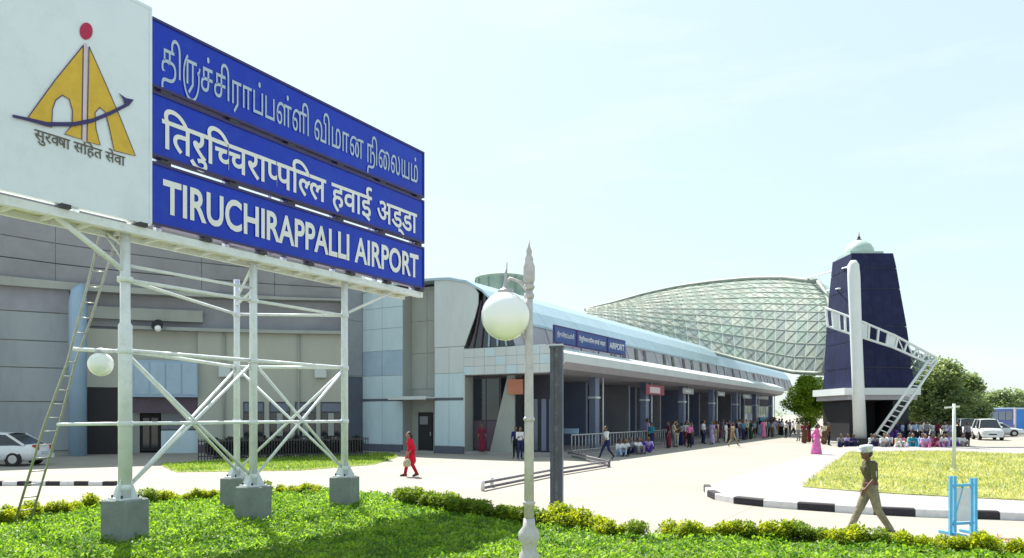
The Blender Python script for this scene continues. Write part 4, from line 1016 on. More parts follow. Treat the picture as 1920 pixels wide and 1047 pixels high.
# pale blue barricade board by the canopy end
pb = gp(1432, 813)
QB = thing('blue_queue_board', 'pale blue barricade board standing at the far end of the canopy', 'barricade', pb)
MB().box(-1.1, 1.1, -.05, .05, .5, 2.0).build('board', M['cyan_paint'], QB)
for x in (-1.05, .95): MB().box(x, x + .1, -.08, .08, 0, 2.1).build('leg', M['cyan_paint'], QB)

# ================================================================ VEHICLES
def make_car(label, loc, rz, Lc, Wc, stations, cabin, wheels, wr=.32, paint=None, name='parked_car', cat='car', group=None):
    root = thing(name, label, cat, loc, rz, group); paint = paint or M['car_white']
    q = MB(); rings = []
    for x, zb, zt, hw in stations:
        h = zt - zb
        rings.append([(x, -hw * .8, zb), (x, -hw * .97, zb + h * .18), (x, -hw, zb + h * .5), (x, -hw * .95, zb + h * .85), (x, -hw * .8, zt), (x, 0, zt + .02), (x, hw * .8, zt), (x, hw * .95, zb + h * .85), (x, hw, zb + h * .5), (x, hw * .97, zb + h * .18), (x, hw * .8, zb)])
    n = 11; vs = [v for r_ in rings for v in r_]
    fs = [(i * n + j, i * n + (j + 1) % n, (i + 1) * n + (j + 1) % n, (i + 1) * n + j) for i in range(len(rings) - 1) for j in range(n)]
    fs += [tuple(range(n)), tuple((len(rings) - 1) * n + j for j in range(n))]
    q.add(vs, fs, 0, True); body = q.build('body', paint, root)
    q = MB(); rings = []
    for x, z0, z1, hw in cabin: rings.append([(x, -hw, z0), (x, -hw * (1 - .16 * (z1 - z0) / .5), z1), (x, hw * (1 - .16 * (z1 - z0) / .5), z1), (x, hw, z0)])
    vs = [v for r_ in rings for v in r_]; fs = [(i * 4 + j, i * 4 + (j + 1) % 4, (i + 1) * 4 + (j + 1) % 4, (i + 1) * 4 + j) for i in range(len(rings) - 1) for j in range(4)] + [(0, 1, 2, 3), tuple((len(rings) - 1) * 4 + j for j in range(4))]
    q.add(vs, fs); q.build('windows', M['glass_dark'], root)
    # roof skin and pillars
    q = MB(); top = [r_ for r_ in rings]
    mid = [r_ for r_, c in zip(rings, cabin) if c[2] - c[1] > .35]
    vs = []
    for r_ in mid: a, c = Vector(r_[1]), Vector(r_[2]); vs += [a + Vector((0, -.02, -.03)), a + Vector((0, 0, .02)), Vector((a.x, 0, a.z + .05)), c + Vector((0, 0, .02)), c + Vector((0, .02, -.03))]
    fs = [(i * 5 + j, i * 5 + j + 1, (i + 1) * 5 + j + 1, (i + 1) * 5 + j) for i in range(len(mid) - 1) for j in range(4)]
    q.add(vs, fs, 0, True); q.build('roof', paint, root)
    for k in (1, 2):
        for i in range(len(rings) - 1):
            pass
    for y in (0, 3):
        a = rings[0][y], rings[1][1 if y == 0 else 2]; o_ = Vector((0, -.012 if y == 0 else .012, 0))
        MB().bar(Vector(rings[0][y]) + o_, Vector(mid[0][1 if y == 0 else 2]) + o_, .05, .07).build('pillar', paint, root)
        MB().bar(Vector(rings[-1][y]) + o_, Vector(mid[-1][1 if y == 0 else 2]) + o_, .05, .09).build('pillar', paint, root)
        m0 = mid[len(mid) // 2]; MB().bar(Vector(m0[y]) + o_, Vector(m0[1 if y == 0 else 2]) + o_, .04, .07).build('pillar', paint, root)
    for x in wheels:
        for sy in (-1, 1):
            ax = Matrix.Rotation(R(90), 3, 'X'); y = sy * (Wc / 2 - .1)
            w_ = MB().lathe([(wr * .6, -.1), (wr * .95, -.1), (wr, -.05), (wr, .05), (wr * .95, .1), (wr * .6, .1)], (x, y, wr), 20, 0, ax).build('wheel', M['tyre'], root)
            MB().lathe([(.04, -.105), (wr * .58, -.108), (wr * .58, .108), (.04, .105)], (x, y, wr), 10, 0, ax).build('rim', M['rim'], w_)
            MB().lathe([(wr * 1.15, -.012), (wr * 1.15, .012)], (x, sy * (Wc / 2 - .015), wr + .02), 20, 0, ax).build('wheel_arch', M['black'], body)
            MB().lathe([(wr * .9, -.05), (wr * .9, .05), ], (x, sy * (Wc / 2 - .02), wr), 20, 0, ax).build('tyre_face', M['tyre'], w_)
            MB().lathe([(wr * .6, -.055), (wr * .6, .055), ], (x, sy * (Wc / 2 - .02), wr), 10, 0, ax).build('hub_cap', M['rim'], w_)
    xf, xr = stations[0][0], stations[-1][0]
    for sy in (-1, 1):
        MB().box(xf - .02, xf + .16, sy * Wc * .30 - .16, sy * Wc * .30 + .16, .62, .78).build('headlight', M['lamp_clear'], root)
        MB().box(xr - .14, xr + .02, sy * Wc * .32 - .14, sy * Wc * .32 + .14, .72, .95).build('tail_light', M['lamp_red'], root)
        MB().ball((cabin[1][0] + .1, sy * (Wc / 2 + .05), cabin[0][1] + .08), .1, 10, 0, (1, .7, .7)).build('mirror', paint, root)
    MB().box(xf - .05, xf + .08, -Wc * .42, Wc * .42, .3, .48).build('bumper', M['frame_dark'] if cat != 'car' else paint, root)
    MB().box(xr - .08, xr + .05, -Wc * .42, Wc * .42, .32, .52).build('bumper', M['frame_dark'] if cat != 'car' else paint, root)
    MB().box(xf - .03, xf + .01, -.3, .3, .5, .6).build('grille', M['black'], root); MB().box(xr - .0, xr + .055, -.25, .25, .55, .66).build('number_plate', M['panel_white'], root)
    return root
sed_st = [(-2.2, .35, .62, .72), (-2.05, .24, .74, .82), (-1.4, .2, .86, .88), (-.8, .2, .95, .9), (.3, .2, .97, .9), (1.3, .2, .99, .9), (1.95, .24, .95, .84), (2.18, .34, .88, .74)]
sed_cb = [(-1.0, .93, .95, .80), (-.35, .93, 1.38, .80), (.25, .93, 1.47, .80), (.95, .93, 1.43, .80), (1.75, .93, .98, .78)]
p = gp(14, 873)
make_car('white saloon car parked before the grey terminal wing at far left', (p.x - .6, p.y, 0), R(4), 4.4, 1.75, sed_st, sed_cb, (-1.35, 1.32))
suv_st = [(-2.15, .4, .85, .78), (-2.0, .3, 1.0, .86), (-1.2, .26, 1.08, .9), (-.6, .26, 1.12, .92), (1.2, .26, 1.14, .92), (1.9, .28, 1.14, .9), (2.1, .4, 1.1, .84)]
suv_cb = [(-1.15, 1.08, 1.1, .84), (-.6, 1.08, 1.82, .84), (.4, 1.08, 1.9, .84), (1.6, 1.08, 1.88, .84), (1.98, 1.08, 1.2, .82)]
p = at(1851, 66, 0); make_car('white utility car facing the forecourt, right of the seated crowd', p, R(68), 4.2, 1.85, suv_st, suv_cb, (-1.3, 1.3), .36, group='white cars right of the tower')
p = at(1812, 74, 0); make_car('white van behind the crowd, left of the white utility car', p, R(72), 4.2, 1.85, suv_st, suv_cb, (-1.3, 1.3), .36, name='parked_van', cat='van', group='white cars right of the tower')
p = at(1838, 90, 0); make_car('silver car half hidden beyond the white utility car', p, R(60), 4.3, 1.8, sed_st, sed_cb, (-1.35, 1.32), paint=M['rim'], group='white cars right of the tower')
p = at(1872, 78, 0); make_car('white saloon behind the white utility car, before the blue bus', p, R(150), 4.3, 1.8, sed_st, sed_cb, (-1.35, 1.32), group='white cars right of the tower')
# blue bus far right
p = at(1886, 88, 0)
BU = thing('blue_bus', 'dark blue bus standing far off beyond the white cars', 'bus', p, R(-6))
MB().box(-1.2, 1.2, -4, 4, .5, 3.0).build('body', M['bus_blue'], BU); MB().box(-1.15, 1.15, -3.9, 3.9, 3.0, 3.15).build('roof', M['column_blue'], BU)
MB().box(-1.0, 1.0, -4.04, -4.0, 1.7, 2.8).build('windscreen', M['glass_mid'], BU)
for k in range(5):
    for sx in (-1, 1): MB().box(sx * 1.2 - .02, sx * 1.2 + .02, -3.6 + k * 1.5, -2.3 + k * 1.5, 1.7, 2.7).build('window', M['glass_mid'], BU)
for y in (-2.6, 2.6):
    for sx in (-1, 1): MB().lathe([(.45, -.13), (.45, .13)], (sx * 1.05, y, .45), 16, 0, Matrix.Rotation(R(90), 3, 'Y')).build('wheel', M['tyre'], BU)
p = at(1921, 80, 0)
HB = thing('blue_hoarding', 'bright blue hoarding on posts at the right edge beyond the cars', 'hoarding', p)
MB().box(-1.0, 2.6, -.06, .06, .55, 2.9).build('board', M['hoard_blue'], HB)
for x in (-1.15, 2.7): MB().box(x, x + .15, -.1, .1, 0, 3.1).build('post', M['emblem_stripe'], HB)
MB().box(-1.0, 2.6, -.1, .1, 2.92, 3.05).build('top_rail', M['panel_white'], HB)

# ================================================================ TREES AND SHRUBS
def crown_pts(n, ells, fill=.35):
    out_ = []; vol = np.array([e[1][0] * e[1][1] * e[1][2] for e in ells]); vol = vol / vol.sum()
    for (c, r_), f in zip(ells, vol):
        k = int(n * f); d = rng.normal(size=(k, 3)); d /= np.linalg.norm(d, axis=1)[:, None]
        rad = rng.uniform(fill, 1, k) ** .6 * rng.uniform(.86, 1.08, k); out_.append(np.array(c) + d * rad[:, None] * np.array(r_))
    return np.concatenate(out_)
def tree(label, loc, h, rad, m, n=9000, leaf=.3, name='leafy_tree', group=None, lobes=16, seed=1, low=.3):
    r_ = random.Random(seed); root = thing(name, label, 'tree', loc, 0, group)
    q = MB(); th = h * .38; q.tube([(0, 0, -.1), (.05, .03, th * .5), (.0, .05, th)], [h * .035, h * .026, h * .02], 8)
    ells = []
    for i in range(lobes):
        a = r_.uniform(0, 6.28); k = r_.uniform(.15, .75); z = r_.uniform(low + .12, .88)
        e = math.sin(math.pi * min(max((z - low + .1) / (1.12 - low), 0.1), .95)); s_ = r_.uniform(.24, .42) * rad
        c = (math.cos(a) * k * rad * e, math.sin(a) * k * rad * e, z * h); ells.append((c, (s_ * 1.15, s_ * 1.15, s_ * .8)))
        if i % 2 == 0: q.tube([(0, .03, th * .8), (c[0] * .5, c[1] * .5, (th + c[2]) * .5), c], [h * .016, h * .01, h * .004], 6)
    q.build('trunk', M['bark'], root)
    pts = crown_pts(n, ells)
    leaves_mesh('crown', pts, rng.uniform(leaf * .6, leaf * 1.3, len(pts)), (-.9, .9), m, root)
    return root
p = at(1515, 74, 0); tree('bright green round bushy tree left of the dark blue tower', p, 6.7, 2.55, M['leaf_bright'], 20000, .26, lobes=34, seed=3, low=.10)
p = at(1752, 80, 0); tree('large dark green spreading tree right of the dark blue tower', p, 8.5, 4.7, M['leaf_dark'], 24000, .42, lobes=34, seed=5, low=.14)
p = at(1712, 84, 0); tree('dark green tree close behind the inclined mast leg', p, 7.0, 3.6, M['leaf_dark'], 12000, .4, lobes=20, seed=9, low=.12)
p = at(1800, 86, 0); tree('dark green lower tree at the right flank of the spreading tree', p, 7.4, 3.4, M['leaf_dark'], 13000, .4, lobes=20, seed=13, low=.1)
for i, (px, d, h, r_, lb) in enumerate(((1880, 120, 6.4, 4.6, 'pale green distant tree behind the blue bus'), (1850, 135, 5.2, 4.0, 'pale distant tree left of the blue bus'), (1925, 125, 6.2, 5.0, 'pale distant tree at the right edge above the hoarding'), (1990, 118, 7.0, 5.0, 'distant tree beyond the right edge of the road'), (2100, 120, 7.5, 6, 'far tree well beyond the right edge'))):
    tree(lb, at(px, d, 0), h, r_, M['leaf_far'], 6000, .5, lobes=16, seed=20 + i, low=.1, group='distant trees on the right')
# far wood closing the horizon
pts = []
for i in range(300):
    a = random.uniform(-700, 900); c = (a, 420 + random.uniform(-25, 25), random.uniform(2, 7)); pts.append((c, (9, 6, random.uniform(3, 5))))
P = crown_pts(24000, pts, .3); P[:, 2] = np.clip(P[:, 2], .1, 12)
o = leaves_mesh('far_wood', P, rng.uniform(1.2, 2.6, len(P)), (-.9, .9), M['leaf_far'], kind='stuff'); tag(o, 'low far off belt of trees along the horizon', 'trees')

# hedge shrubs: a few kinds, copied
protos = []
def shrub(seed, h, r_, m, n):
    root = thing('hedge_shrub', 'low yellow green shrub in the clipped edging of the front lawn', 'shrub', (0, 0, 0), 0, 'yellow green shrubs edging the front lawn')
    e = [((random.uniform(-.5, .5) * r_, random.uniform(-.4, .4) * r_, h * random.uniform(.35, .7)), (r_ * .6, r_ * .5, h * .42)) for _ in range(5)]
    P = crown_pts(n, e, .3); P[:, 2] = np.clip(P[:, 2], .02, None)
    leaves_mesh('foliage', P, rng.uniform(.045, .10, len(P)), (-.4, 1.3), m, root)
    q = MB()
    for k in range(5): q.tube([(0, 0, 0), (random.uniform(-.2, .2), random.uniform(-.15, .15), h * .7)], [.012, .005], 5)
    q.build('stems', M['bark'], root); return root
M['leaf_hedge2'] = leafmat('green_hedge_leaves', (.09, .17, .015), (.26, .34, .03), .5, 3)
for k in range(4): protos.append(shrub(k, .36 + .04 * k, .36, M['leaf_hedge'] if k < 3 else M['leaf_hedge2'], 1500))
used = [False] * 4
path = []
def walk(pts, step):
    P = [gp(a, b_) for a, b_ in pts]; res = []; carry = 0
    for i in range(len(P) - 1):
        d = P[i + 1] - P[i]; l = d.length; s = carry
        while s < l: res.append(P[i] + d * (s / l)); s += step
        carry = s - l
    return res
HG = [([(-30, 992), (0, 988), (90, 970), (165, 958)], .34, .8, 0), ([(285, 946), (400, 940), (500, 933), (612, 926)], .36, .75, 0),
      ([(745, 944), (830, 958), (960, 984), (1052, 996)], .30, .78, 3), ([(1052, 994), (1090, 998), (1130, 1006)], .32, 1.15, 0), ([(1165, 1010), (1200, 1016)], .4, .7, 3),
      ([(1262, 1012), (1340, 1014), (1450, 1018), (1600, 1027), (1760, 1036), (1920, 1046), (2060, 1054)], .27, .78, 0)]
SEG = ['in the yellow hedge by the ladder foot', 'in the yellow hedge behind the sign feet', 'in the green hedge left of the lamp post', 'in the yellow hedge at the slate post', 'in the gap right of the slate post', 'in the long yellow hedge at right']
for gi, (pts, step, sc_, bias) in enumerate(HG):
    for ci, P in enumerate(walk(pts, step)):
        lb_s = f'{ORD[ci]} low shrub from the left {SEG[gi]}'
        k = 3 if random.random() < (.75 if bias == 3 else .12) else random.randrange(3)
        sc1 = sc_ * random.uniform(.75, 1.15); loc = (P.x + random.uniform(-.08, .08), P.y + random.uniform(-.12, .12), .02)
        if not used[k]: r_ = protos[k]; r_.location = loc; r_.rotation_euler.z = random.uniform(0, 6); r_.scale = (sc1,) * 3; used[k] = True; r_['label'] = lb_s
        else: dup(protos[k], loc, random.uniform(0, 6), label=lb_s, scale=sc1)
# flowers: a few orange blooms
q = []
for px, py in ((1868, 1000), (1876, 998), (1735, 1000), (1895, 1004), (1880, 1008)): q.append(tuple(at(px + random.uniform(-3, 3), 12.3, py=py + 12)))
P = np.repeat(np.array(q), 14, 0) + rng.normal(0, .03, (len(q) * 14, 3))
o = leaves_mesh('flowers', P, rng.uniform(.03, .06, len(P)), (-.5, 1.2), M['flower'], kind='stuff'); tag(o, 'small orange blooms scattered in the right hand hedge', 'flowers')

# ================================================================ PEOPLE
def capsule(mb, a, b_, r0, r1, n=10):
    a, b_ = Vector(a), Vector(b_); d = (b_ - a); l = d.length; d = d / l if l > 1e-6 else Vector((0, 0, 1))
    pts = []; rs = []
    for t in (-90, -60, -30, 0): pts.append(a + d * r0 * math.sin(R(t))); rs.append(max(r0 * math.cos(R(t)), .001))
    for t in (0, 30, 60, 90): pts.append(b_ + d * r1 * math.sin(R(t))); rs.append(max(r1 * math.cos(R(t)), .001))
    mb.tube(pts, rs, n)
def blob(prims, voxel, name, mats, parent=None, smooth=2, obj_link=False):
    """prims: ('c',a,b,r0,r1,mi) or ('e',centre,(rx,ry,rz),mi): one continuous remeshed skin, coloured by nearest part"""
    q = MB()
    for p in prims:
        if p[0] == 'c': capsule(q, p[1], p[2], p[3], p[4])
        else: q.ball(p[1], 1, 14, 0, p[2])
    tmp = q.build('tmp', [], None); md = tmp.modifiers.new('r', 'REMESH'); md.mode = 'VOXEL'; md.voxel_size = voxel; md.use_smooth_shade = True
    if smooth: s_ = tmp.modifiers.new('s', 'SMOOTH'); s_.factor = .5; s_.iterations = smooth
    dg = bpy.context.evaluated_depsgraph_get(); me = bpy.data.meshes.new_from_object(tmp.evaluated_get(dg)); me.name = name
    tm = tmp.data; bpy.data.objects.remove(tmp); bpy.data.meshes.remove(tm)
    me.materials.clear()
    for m_ in mats: me.materials.append(m_)
    nf_ = len(me.polygons); C_ = np.empty(nf_ * 3, np.float32); me.polygons.foreach_get('center', C_); C_ = C_.reshape(-1, 3)
    if len(mats) > 1:
        best = np.full(nf_, 1e9); idx = np.zeros(nf_, np.int32)
        for p in prims:
            if p[0] == 'c':
                a, b_ = np.array(p[1]), np.array(p[2]); ab = b_ - a; t = np.clip(((C_ - a) @ ab) / max(ab @ ab, 1e-9), 0, 1)
                dd_ = np.linalg.norm(C_ - a - t[:, None] * ab, axis=1) - (p[3] + (p[4] - p[3]) * t)
            else:
                rr = np.array(p[2]); dd_ = (np.linalg.norm((C_ - np.array(p[1])) / rr, axis=1) - 1) * rr.min()
            k = dd_ < best; best[k] = dd_[k]; idx[k] = p[-1]
        me.polygons.foreach_set('material_index', idx)
    me.polygons.foreach_set('use_smooth', [True] * nf_)
    return me
def joints(pose):
    J = dict(pel=(0, 0, .94), wst=(0, 0, 1.08), che=(0, 0, 1.28), nek=(.0, 0, 1.46), hed=(.02, 0, 1.60))
    for s_, y in (('l', 1), ('r', -1)):
        J['hip' + s_] = (0, .085 * y, .9); J['kne' + s_] = (.02, .095 * y, .49); J['ank' + s_] = (-.02, .10 * y, .09); J['toe' + s_] = (.15, .125 * y, .035)
        J['sho' + s_] = (-.01, .175 * y, 1.39); J['elb' + s_] = (-.03, .225 * y, 1.12); J['wri' + s_] = (.05, .235 * y, .88); J['han' + s_] = (.08, .235 * y, .80)
    if pose == 'walk':
        J.update(kner=(.21, -.09, .52), ankr=(.37, -.09, .13), toer=(.54, -.10, .09), knel=(-.06, .09, .50), ankl=(-.36, .09, .17), toel=(-.22, .10, .04))
        J.update(elbl=(.10, .22, 1.14), wril=(.26, .20, .95), hanl=(.33, .19, .91), elbr=(-.17, -.22, 1.14), wrir=(-.17, -.24, .90), hanr=(-.15, -.24, .82), che=(.03, 0, 1.28), nek=(.04, 0, 1.46), hed=(.08, 0, 1.60), shol=(.02, .17, 1.39), shor=(0, -.175, 1.39))
    if pose == 'sit':
        J.update(pel=(0, 0, .14), wst=(.03, 0, .27), che=(.08, 0, .47), nek=(.13, 0, .64), hed=(.17, 0, .77), hipl=(.02, .09, .13), hipr=(.02, -.09, .13), knel=(.33, .2, .42), kner=(.33, -.2, .42), ankl=(.42, .12, .08), ankr=(.42, -.12, .08), toel=(.56, .13, .04), toer=(.56, -.13, .04),
                 shol=(.08, .175, .57), shor=(.08, -.175, .57), elbl=(.20, .25, .36), elbr=(.20, -.25, .36), wril=(.38, .1, .40), wrir=(.38, -.1, .40), hanl=(.42, .03, .38), hanr=(.42, -.03, .38))
    if pose == 'talk':
        J.update(elbr=(.08, -.24, 1.13), wrir=(.30, -.16, 1.2), hanr=(.37, -.13, 1.24), kner=(.06, -.12, .5), ankr=(.05, -.15, .09), toer=(.2, -.2, .035))
    return J
def body_prims(J, female=False, saree=False):
    P = []
    sk, tp, bt, hr, sh_ = 0, 1, 2, 3, 4
    e = lambda a, b_, f: tuple(np.array(a) * (1 - f) + np.array(b_) * f)
    P += [('e', J['pel'], (.12, .165, .12), bt), ('e', J['wst'], (.105, .14, .15), tp), ('e', J['che'], (.12, .165, .17), tp), ('c', J['shol'], J['shor'], .065, .065, tp)]
    P += [('c', J['nek'], J['hed'], .052, .05, sk), ('e', J['hed'], (.095, .078, .118), sk), ('e', (J['hed'][0] - .022, J['hed'][1], J['hed'][2] + .028), (.095, .084, .108), hr), ('e', (J['hed'][0] + .1, 0, J['hed'][2] - .01), (.016, .013, .02), sk)]
    if female: P += [('e', (J['hed'][0] - .11, 0, J['hed'][2] - .04), (.05, .05, .06), hr)]
    for s_ in 'lr':
        P += [('c', J['sho' + s_], J['elb' + s_], .06, .045, tp), ('c', J['elb' + s_], J['wri' + s_], .038, .027, sk), ('e', J['han' + s_], (.04, .022, .06), sk)]
        P += [('c', J['hip' + s_], J['kne' + s_], .092, .065, bt), ('c', J['kne' + s_], J['ank' + s_], .062, .048, bt), ('c', J['ank' + s_], J['toe' + s_], .042, .032, sh_)]
    if saree and J['pel'][2] > .5:
        for s_ in 'lr': P += [('c', J['pel'], e(J['kne' + s_], J['ank' + s_], .75), .15, .13, bt)]
        P += [('c', J['pel'], (sum(J['ank' + k][0] for k in 'lr') / 2, 0, .16), .15, .15, bt), ('c', J['shol'], (J['pel'][0], -.12, J['pel'][2]), .07, .09, bt)]
    return P
DEF = [M['skin'], cloth((.6, .6, .6)), cloth((.05, .05, .07)), M['hair'], M['shoe']]
PM = {}
for nm, pose, fem, sar in (('man_stand', 'stand', 0, 0), ('man_talk', 'talk', 0, 0), ('man_walk', 'walk', 0, 0), ('woman_stand', 'stand', 1, 1), ('man_sit', 'sit', 0, 0), ('woman_sit', 'sit', 1, 0)):
    PM[nm] = blob(body_prims(joints(pose), fem, sar), .021, 'person_' + nm, DEF, smooth=1)
COLS = {'white': (.62, .62, .64), 'pale blue': (.32, .42, .60), 'purple': (.10, .04, .38), 'dark green': (.02, .07, .04), 'maroon': (.16, .02, .04), 'pale green': (.38, .50, .30), 'grey': (.22, .22, .24), 'navy': (.02, .025, .09),
        'black': (.015, .015, .018), 'brown': (.12, .06, .035), 'pink': (.62, .18, .38), 'teal': (.03, .25, .35), 'orange': (.60, .20, .05), 'cream': (.55, .50, .38), 'red': (.5, .02, .03), 'khaki': (.26, .22, .12), 'yellow': (.6, .42, .06), 'lilac': (.42, .34, .60)}
def person(kind, loc, rz, topc, botc, label, group=None, h=1.0, skin='skin'):
    o = bpy.data.objects.new('person', PM[kind]); COL.objects.link(o); o.location = loc; o.rotation_euler = (0, 0, rz); o.scale = (h,) * 3
    for i, m_ in enumerate((M[skin], cloth(COLS[topc]), cloth(COLS[botc]), M['hair'], M['shoe'])):
        o.material_slots[i].link = 'OBJECT'; o.material_slots[i].material = m_
    return tag(o, label, 'person', group)
def wl(w_, s_, z=0): p = B.o + W * w_ + U * s_; return Vector((p.x, p.y, z))
# seated group at the railing
for i, (px, py, t_, b_) in enumerate(((1160, 850, 'white', 'pale blue'), (1171, 849, 'white', 'black'), (1183, 846, 'grey', 'navy'), (1194, 846, 'white', 'grey'), (1205, 845, 'purple', 'purple'), (1217, 843, 'lilac', 'purple'))):
    person('woman_sit' if i % 2 else 'man_sit', gp(px, py + 6), R(random.uniform(-150, -40)), t_, b_, f'{ORD[i]} person from the left seated below the railing, in {t_} top' , 'people seated below the railing', 1.12)
person('man_walk', gp(1138, 862), R(200), 'white', 'navy', 'person in white top walking before the first canopy column', None, 1.0)
person('man_talk', gp(975, 862), R(-60), 'white', 'navy', 'person in white shirt standing behind the ornamental lamp post', None, .98)
person('man_stand', gp(967, 860), R(-100), 'navy', 'black', 'person in dark clothes beside the white shirted one behind lamp post', None, .98)
person('woman_stand', wl(1.4, -.2, .17), R(-90), 'maroon', 'maroon', 'person in maroon dress standing before the dark glass bay', None, .95)
# queue under and before the canopy edge
tc_ = ['maroon', 'pale blue', 'white', 'dark green', 'pale green', 'maroon', 'black', 'lilac', 'grey', 'white', 'brown', 'navy', 'cream', 'pink', 'teal', 'white']
bc_ = ['brown', 'navy', 'pale blue', 'black', 'cream', 'black', 'maroon', 'grey', 'white', 'khaki', 'navy', 'black', 'dark green']
Q = []
for i in range(66):
    s_ = 11.5 + (i / 65) ** 1.02 * 46 + random.uniform(-.4, .4); Q.append((s_, random.choice([6.4, 7.0, 7.6]) + random.uniform(-.4, 1.4)))
Q.sort(key=lambda a: ((B.o + W * a[1] + U * a[0]).x / (B.o + W * a[1] + U * a[0]).y))
for i, (s_, w_) in enumerate(Q):
    t_, b_ = tc_[i * 7 % len(tc_)], bc_[i * 5 % len(bc_)]; kd = ['man_stand', 'woman_stand', 'man_talk', 'man_stand', 'woman_stand'][i * 3 % 5]
    if kd == 'woman_stand': b_ = t_ if i % 2 else b_
    person(kd, wl(w_, s_, .17 if w_ < 7.0 else 0), R(random.uniform(0, 360)), t_, b_, f'{ORD[i]} person from the left in the canopy queue, {t_} top, {b_} below', 'people queueing at the canopy', random.uniform(.98, 1.10), random.choice(['skin', 'skin2']))
person('man_walk', gp(1374, 838), R(20), 'khaki', 'khaki', 'person in khaki walking apart in front of the canopy queue', None, 1.0)
person('man_walk', gp(1488, 822), R(180), 'white', 'black', 'person in white shirt at the far canopy end by the round tree', None, 1.0)
# by the tower, left
for i, (px, py, k_, t_, b_) in enumerate(((1474, 822, 'man_stand', 'white', 'black'), (1497, 828, 'man_talk', 'cream', 'grey'), (1508, 832, 'woman_stand', 'maroon', 'brown'), (1517, 830, 'woman_stand', 'black', 'maroon'), (1545, 834, 'woman_stand', 'cream', 'brown'), (1554, 836, 'man_stand', 'brown', 'black'))):
    person(k_, gp(px, py), R(random.uniform(0, 360)), t_, b_, f'{ORD[i]} person from the left under the round tree by the tower, {t_} top', 'people between round tree and tower', 1.0)
for i, (px, t_) in enumerate(((1575, 'grey'), (1587, 'lilac'), (1597, 'navy'), (1630, 'white'), (1641, 'grey'))):
    person('man_sit', gp(px, 840), R(-90 + random.uniform(-40, 40)), t_, 'navy', f'{ORD[i]} person from the left seated at the foot of the tower, {t_} top', 'people seated at the tower foot', 1.1)
# seated row behind the island lawn
seat = [('white', 'grey'), ('white', 'black'), ('cream', 'white'), ('pink', 'orange'), ('cream', 'lilac'), ('teal', 'teal'), ('pale blue', 'teal'), ('lilac', 'pink'), ('pink', 'red'), ('maroon', 'pink'), ('white', 'lilac'), ('lilac', 'lilac'), ('white', 'purple'), ('white', 'grey')]
for i, (t_, b_) in enumerate(seat):
    px = 1657 + i * 11.2; d = 48.5 + random.uniform(-1, 1.2)
    person('woman_sit' if i % 3 else 'man_sit', at(px + random.uniform(-2, 2), d, 0), R(random.uniform(-160, -20)), t_, b_, f'{ORD[i]} person from the left seated behind the lawn, {t_} and {b_}', 'people seated behind the island lawn', 1.2, 'skin2')
st = [('purple', 'purple'), ('navy', 'purple'), ('pale blue', 'navy'), ('white', 'navy'), ('pale blue', 'black'), ('white', 'black'), ('grey', 'navy'), ('white', 'grey'), ('maroon', 'black'), ('white', 'navy'), ('lilac', 'grey'), ('cream', 'black')]
for i, (t_, b_) in enumerate(st):
    px = 1668 + i * 11.6; d = 53 + random.uniform(-1.5, 3)
    person(['man_stand', 'woman_stand', 'man_talk'][i % 3], at(px + random.uniform(-3, 3), d, 0), R(random.uniform(0, 360)), t_, b_, f'{ORD[i]} person from the left standing behind the seated row, {t_} and {b_}', 'people standing behind the seated row', random.uniform(1.02, 1.12))
person('man_stand', at(1797, 50, 0), R(-90), 'black', 'black', 'person in black standing just right of the slim pole', None, 1.05)
person('man_stand', at(1814, 51, 0), R(-80), 'grey', 'black', 'person in grey shirt and black trousers before the white van', None, 1.05)

# ---- three main figures: skinned bodies with clothes as children
def fingers(P, wrist, hand, side, curl=.4):
    """palm and five bent fingers beyond the wrist"""
    w_, h_ = Vector(wrist), Vector(hand); d = (h_ - w_).normalized(); fwd = Vector((1, 0, 0)); fwd = (fwd - d * fwd.dot(d)).normalized(); inn = d.cross(fwd) * side
    palm = w_ + d * .09
    P.append(('c', tuple(w_ + d * .02 + fwd * .016), tuple(palm + fwd * .022), .022, .018, 0)); P.append(('c', tuple(w_ + d * .02 - fwd * .016), tuple(palm - fwd * .022), .022, .018, 0))
    for k, ln in enumerate((.068, .078, .072, .056)):
        b0_ = palm + fwd * (.033 - k * .022); m_ = b0_ + d * ln * .5 + inn * .008; t_ = m_ + d * ln * .42 + inn * ln * curl
        P.append(('c', tuple(b0_), tuple(m_), .0098, .009, 0)); P.append(('c', tuple(m_), tuple(t_), .009, .008, 0))
    t0 = w_ + d * .035 + fwd * .03; t1 = t0 + d * .03 + fwd * .03; t2 = t1 + d * .035 + fwd * .008 + inn * .01
    P.append(('c', tuple(t0), tuple(t1), .0125, .011, 0)); P.append(('c', tuple(t1), tuple(t2), .011, .009, 0))
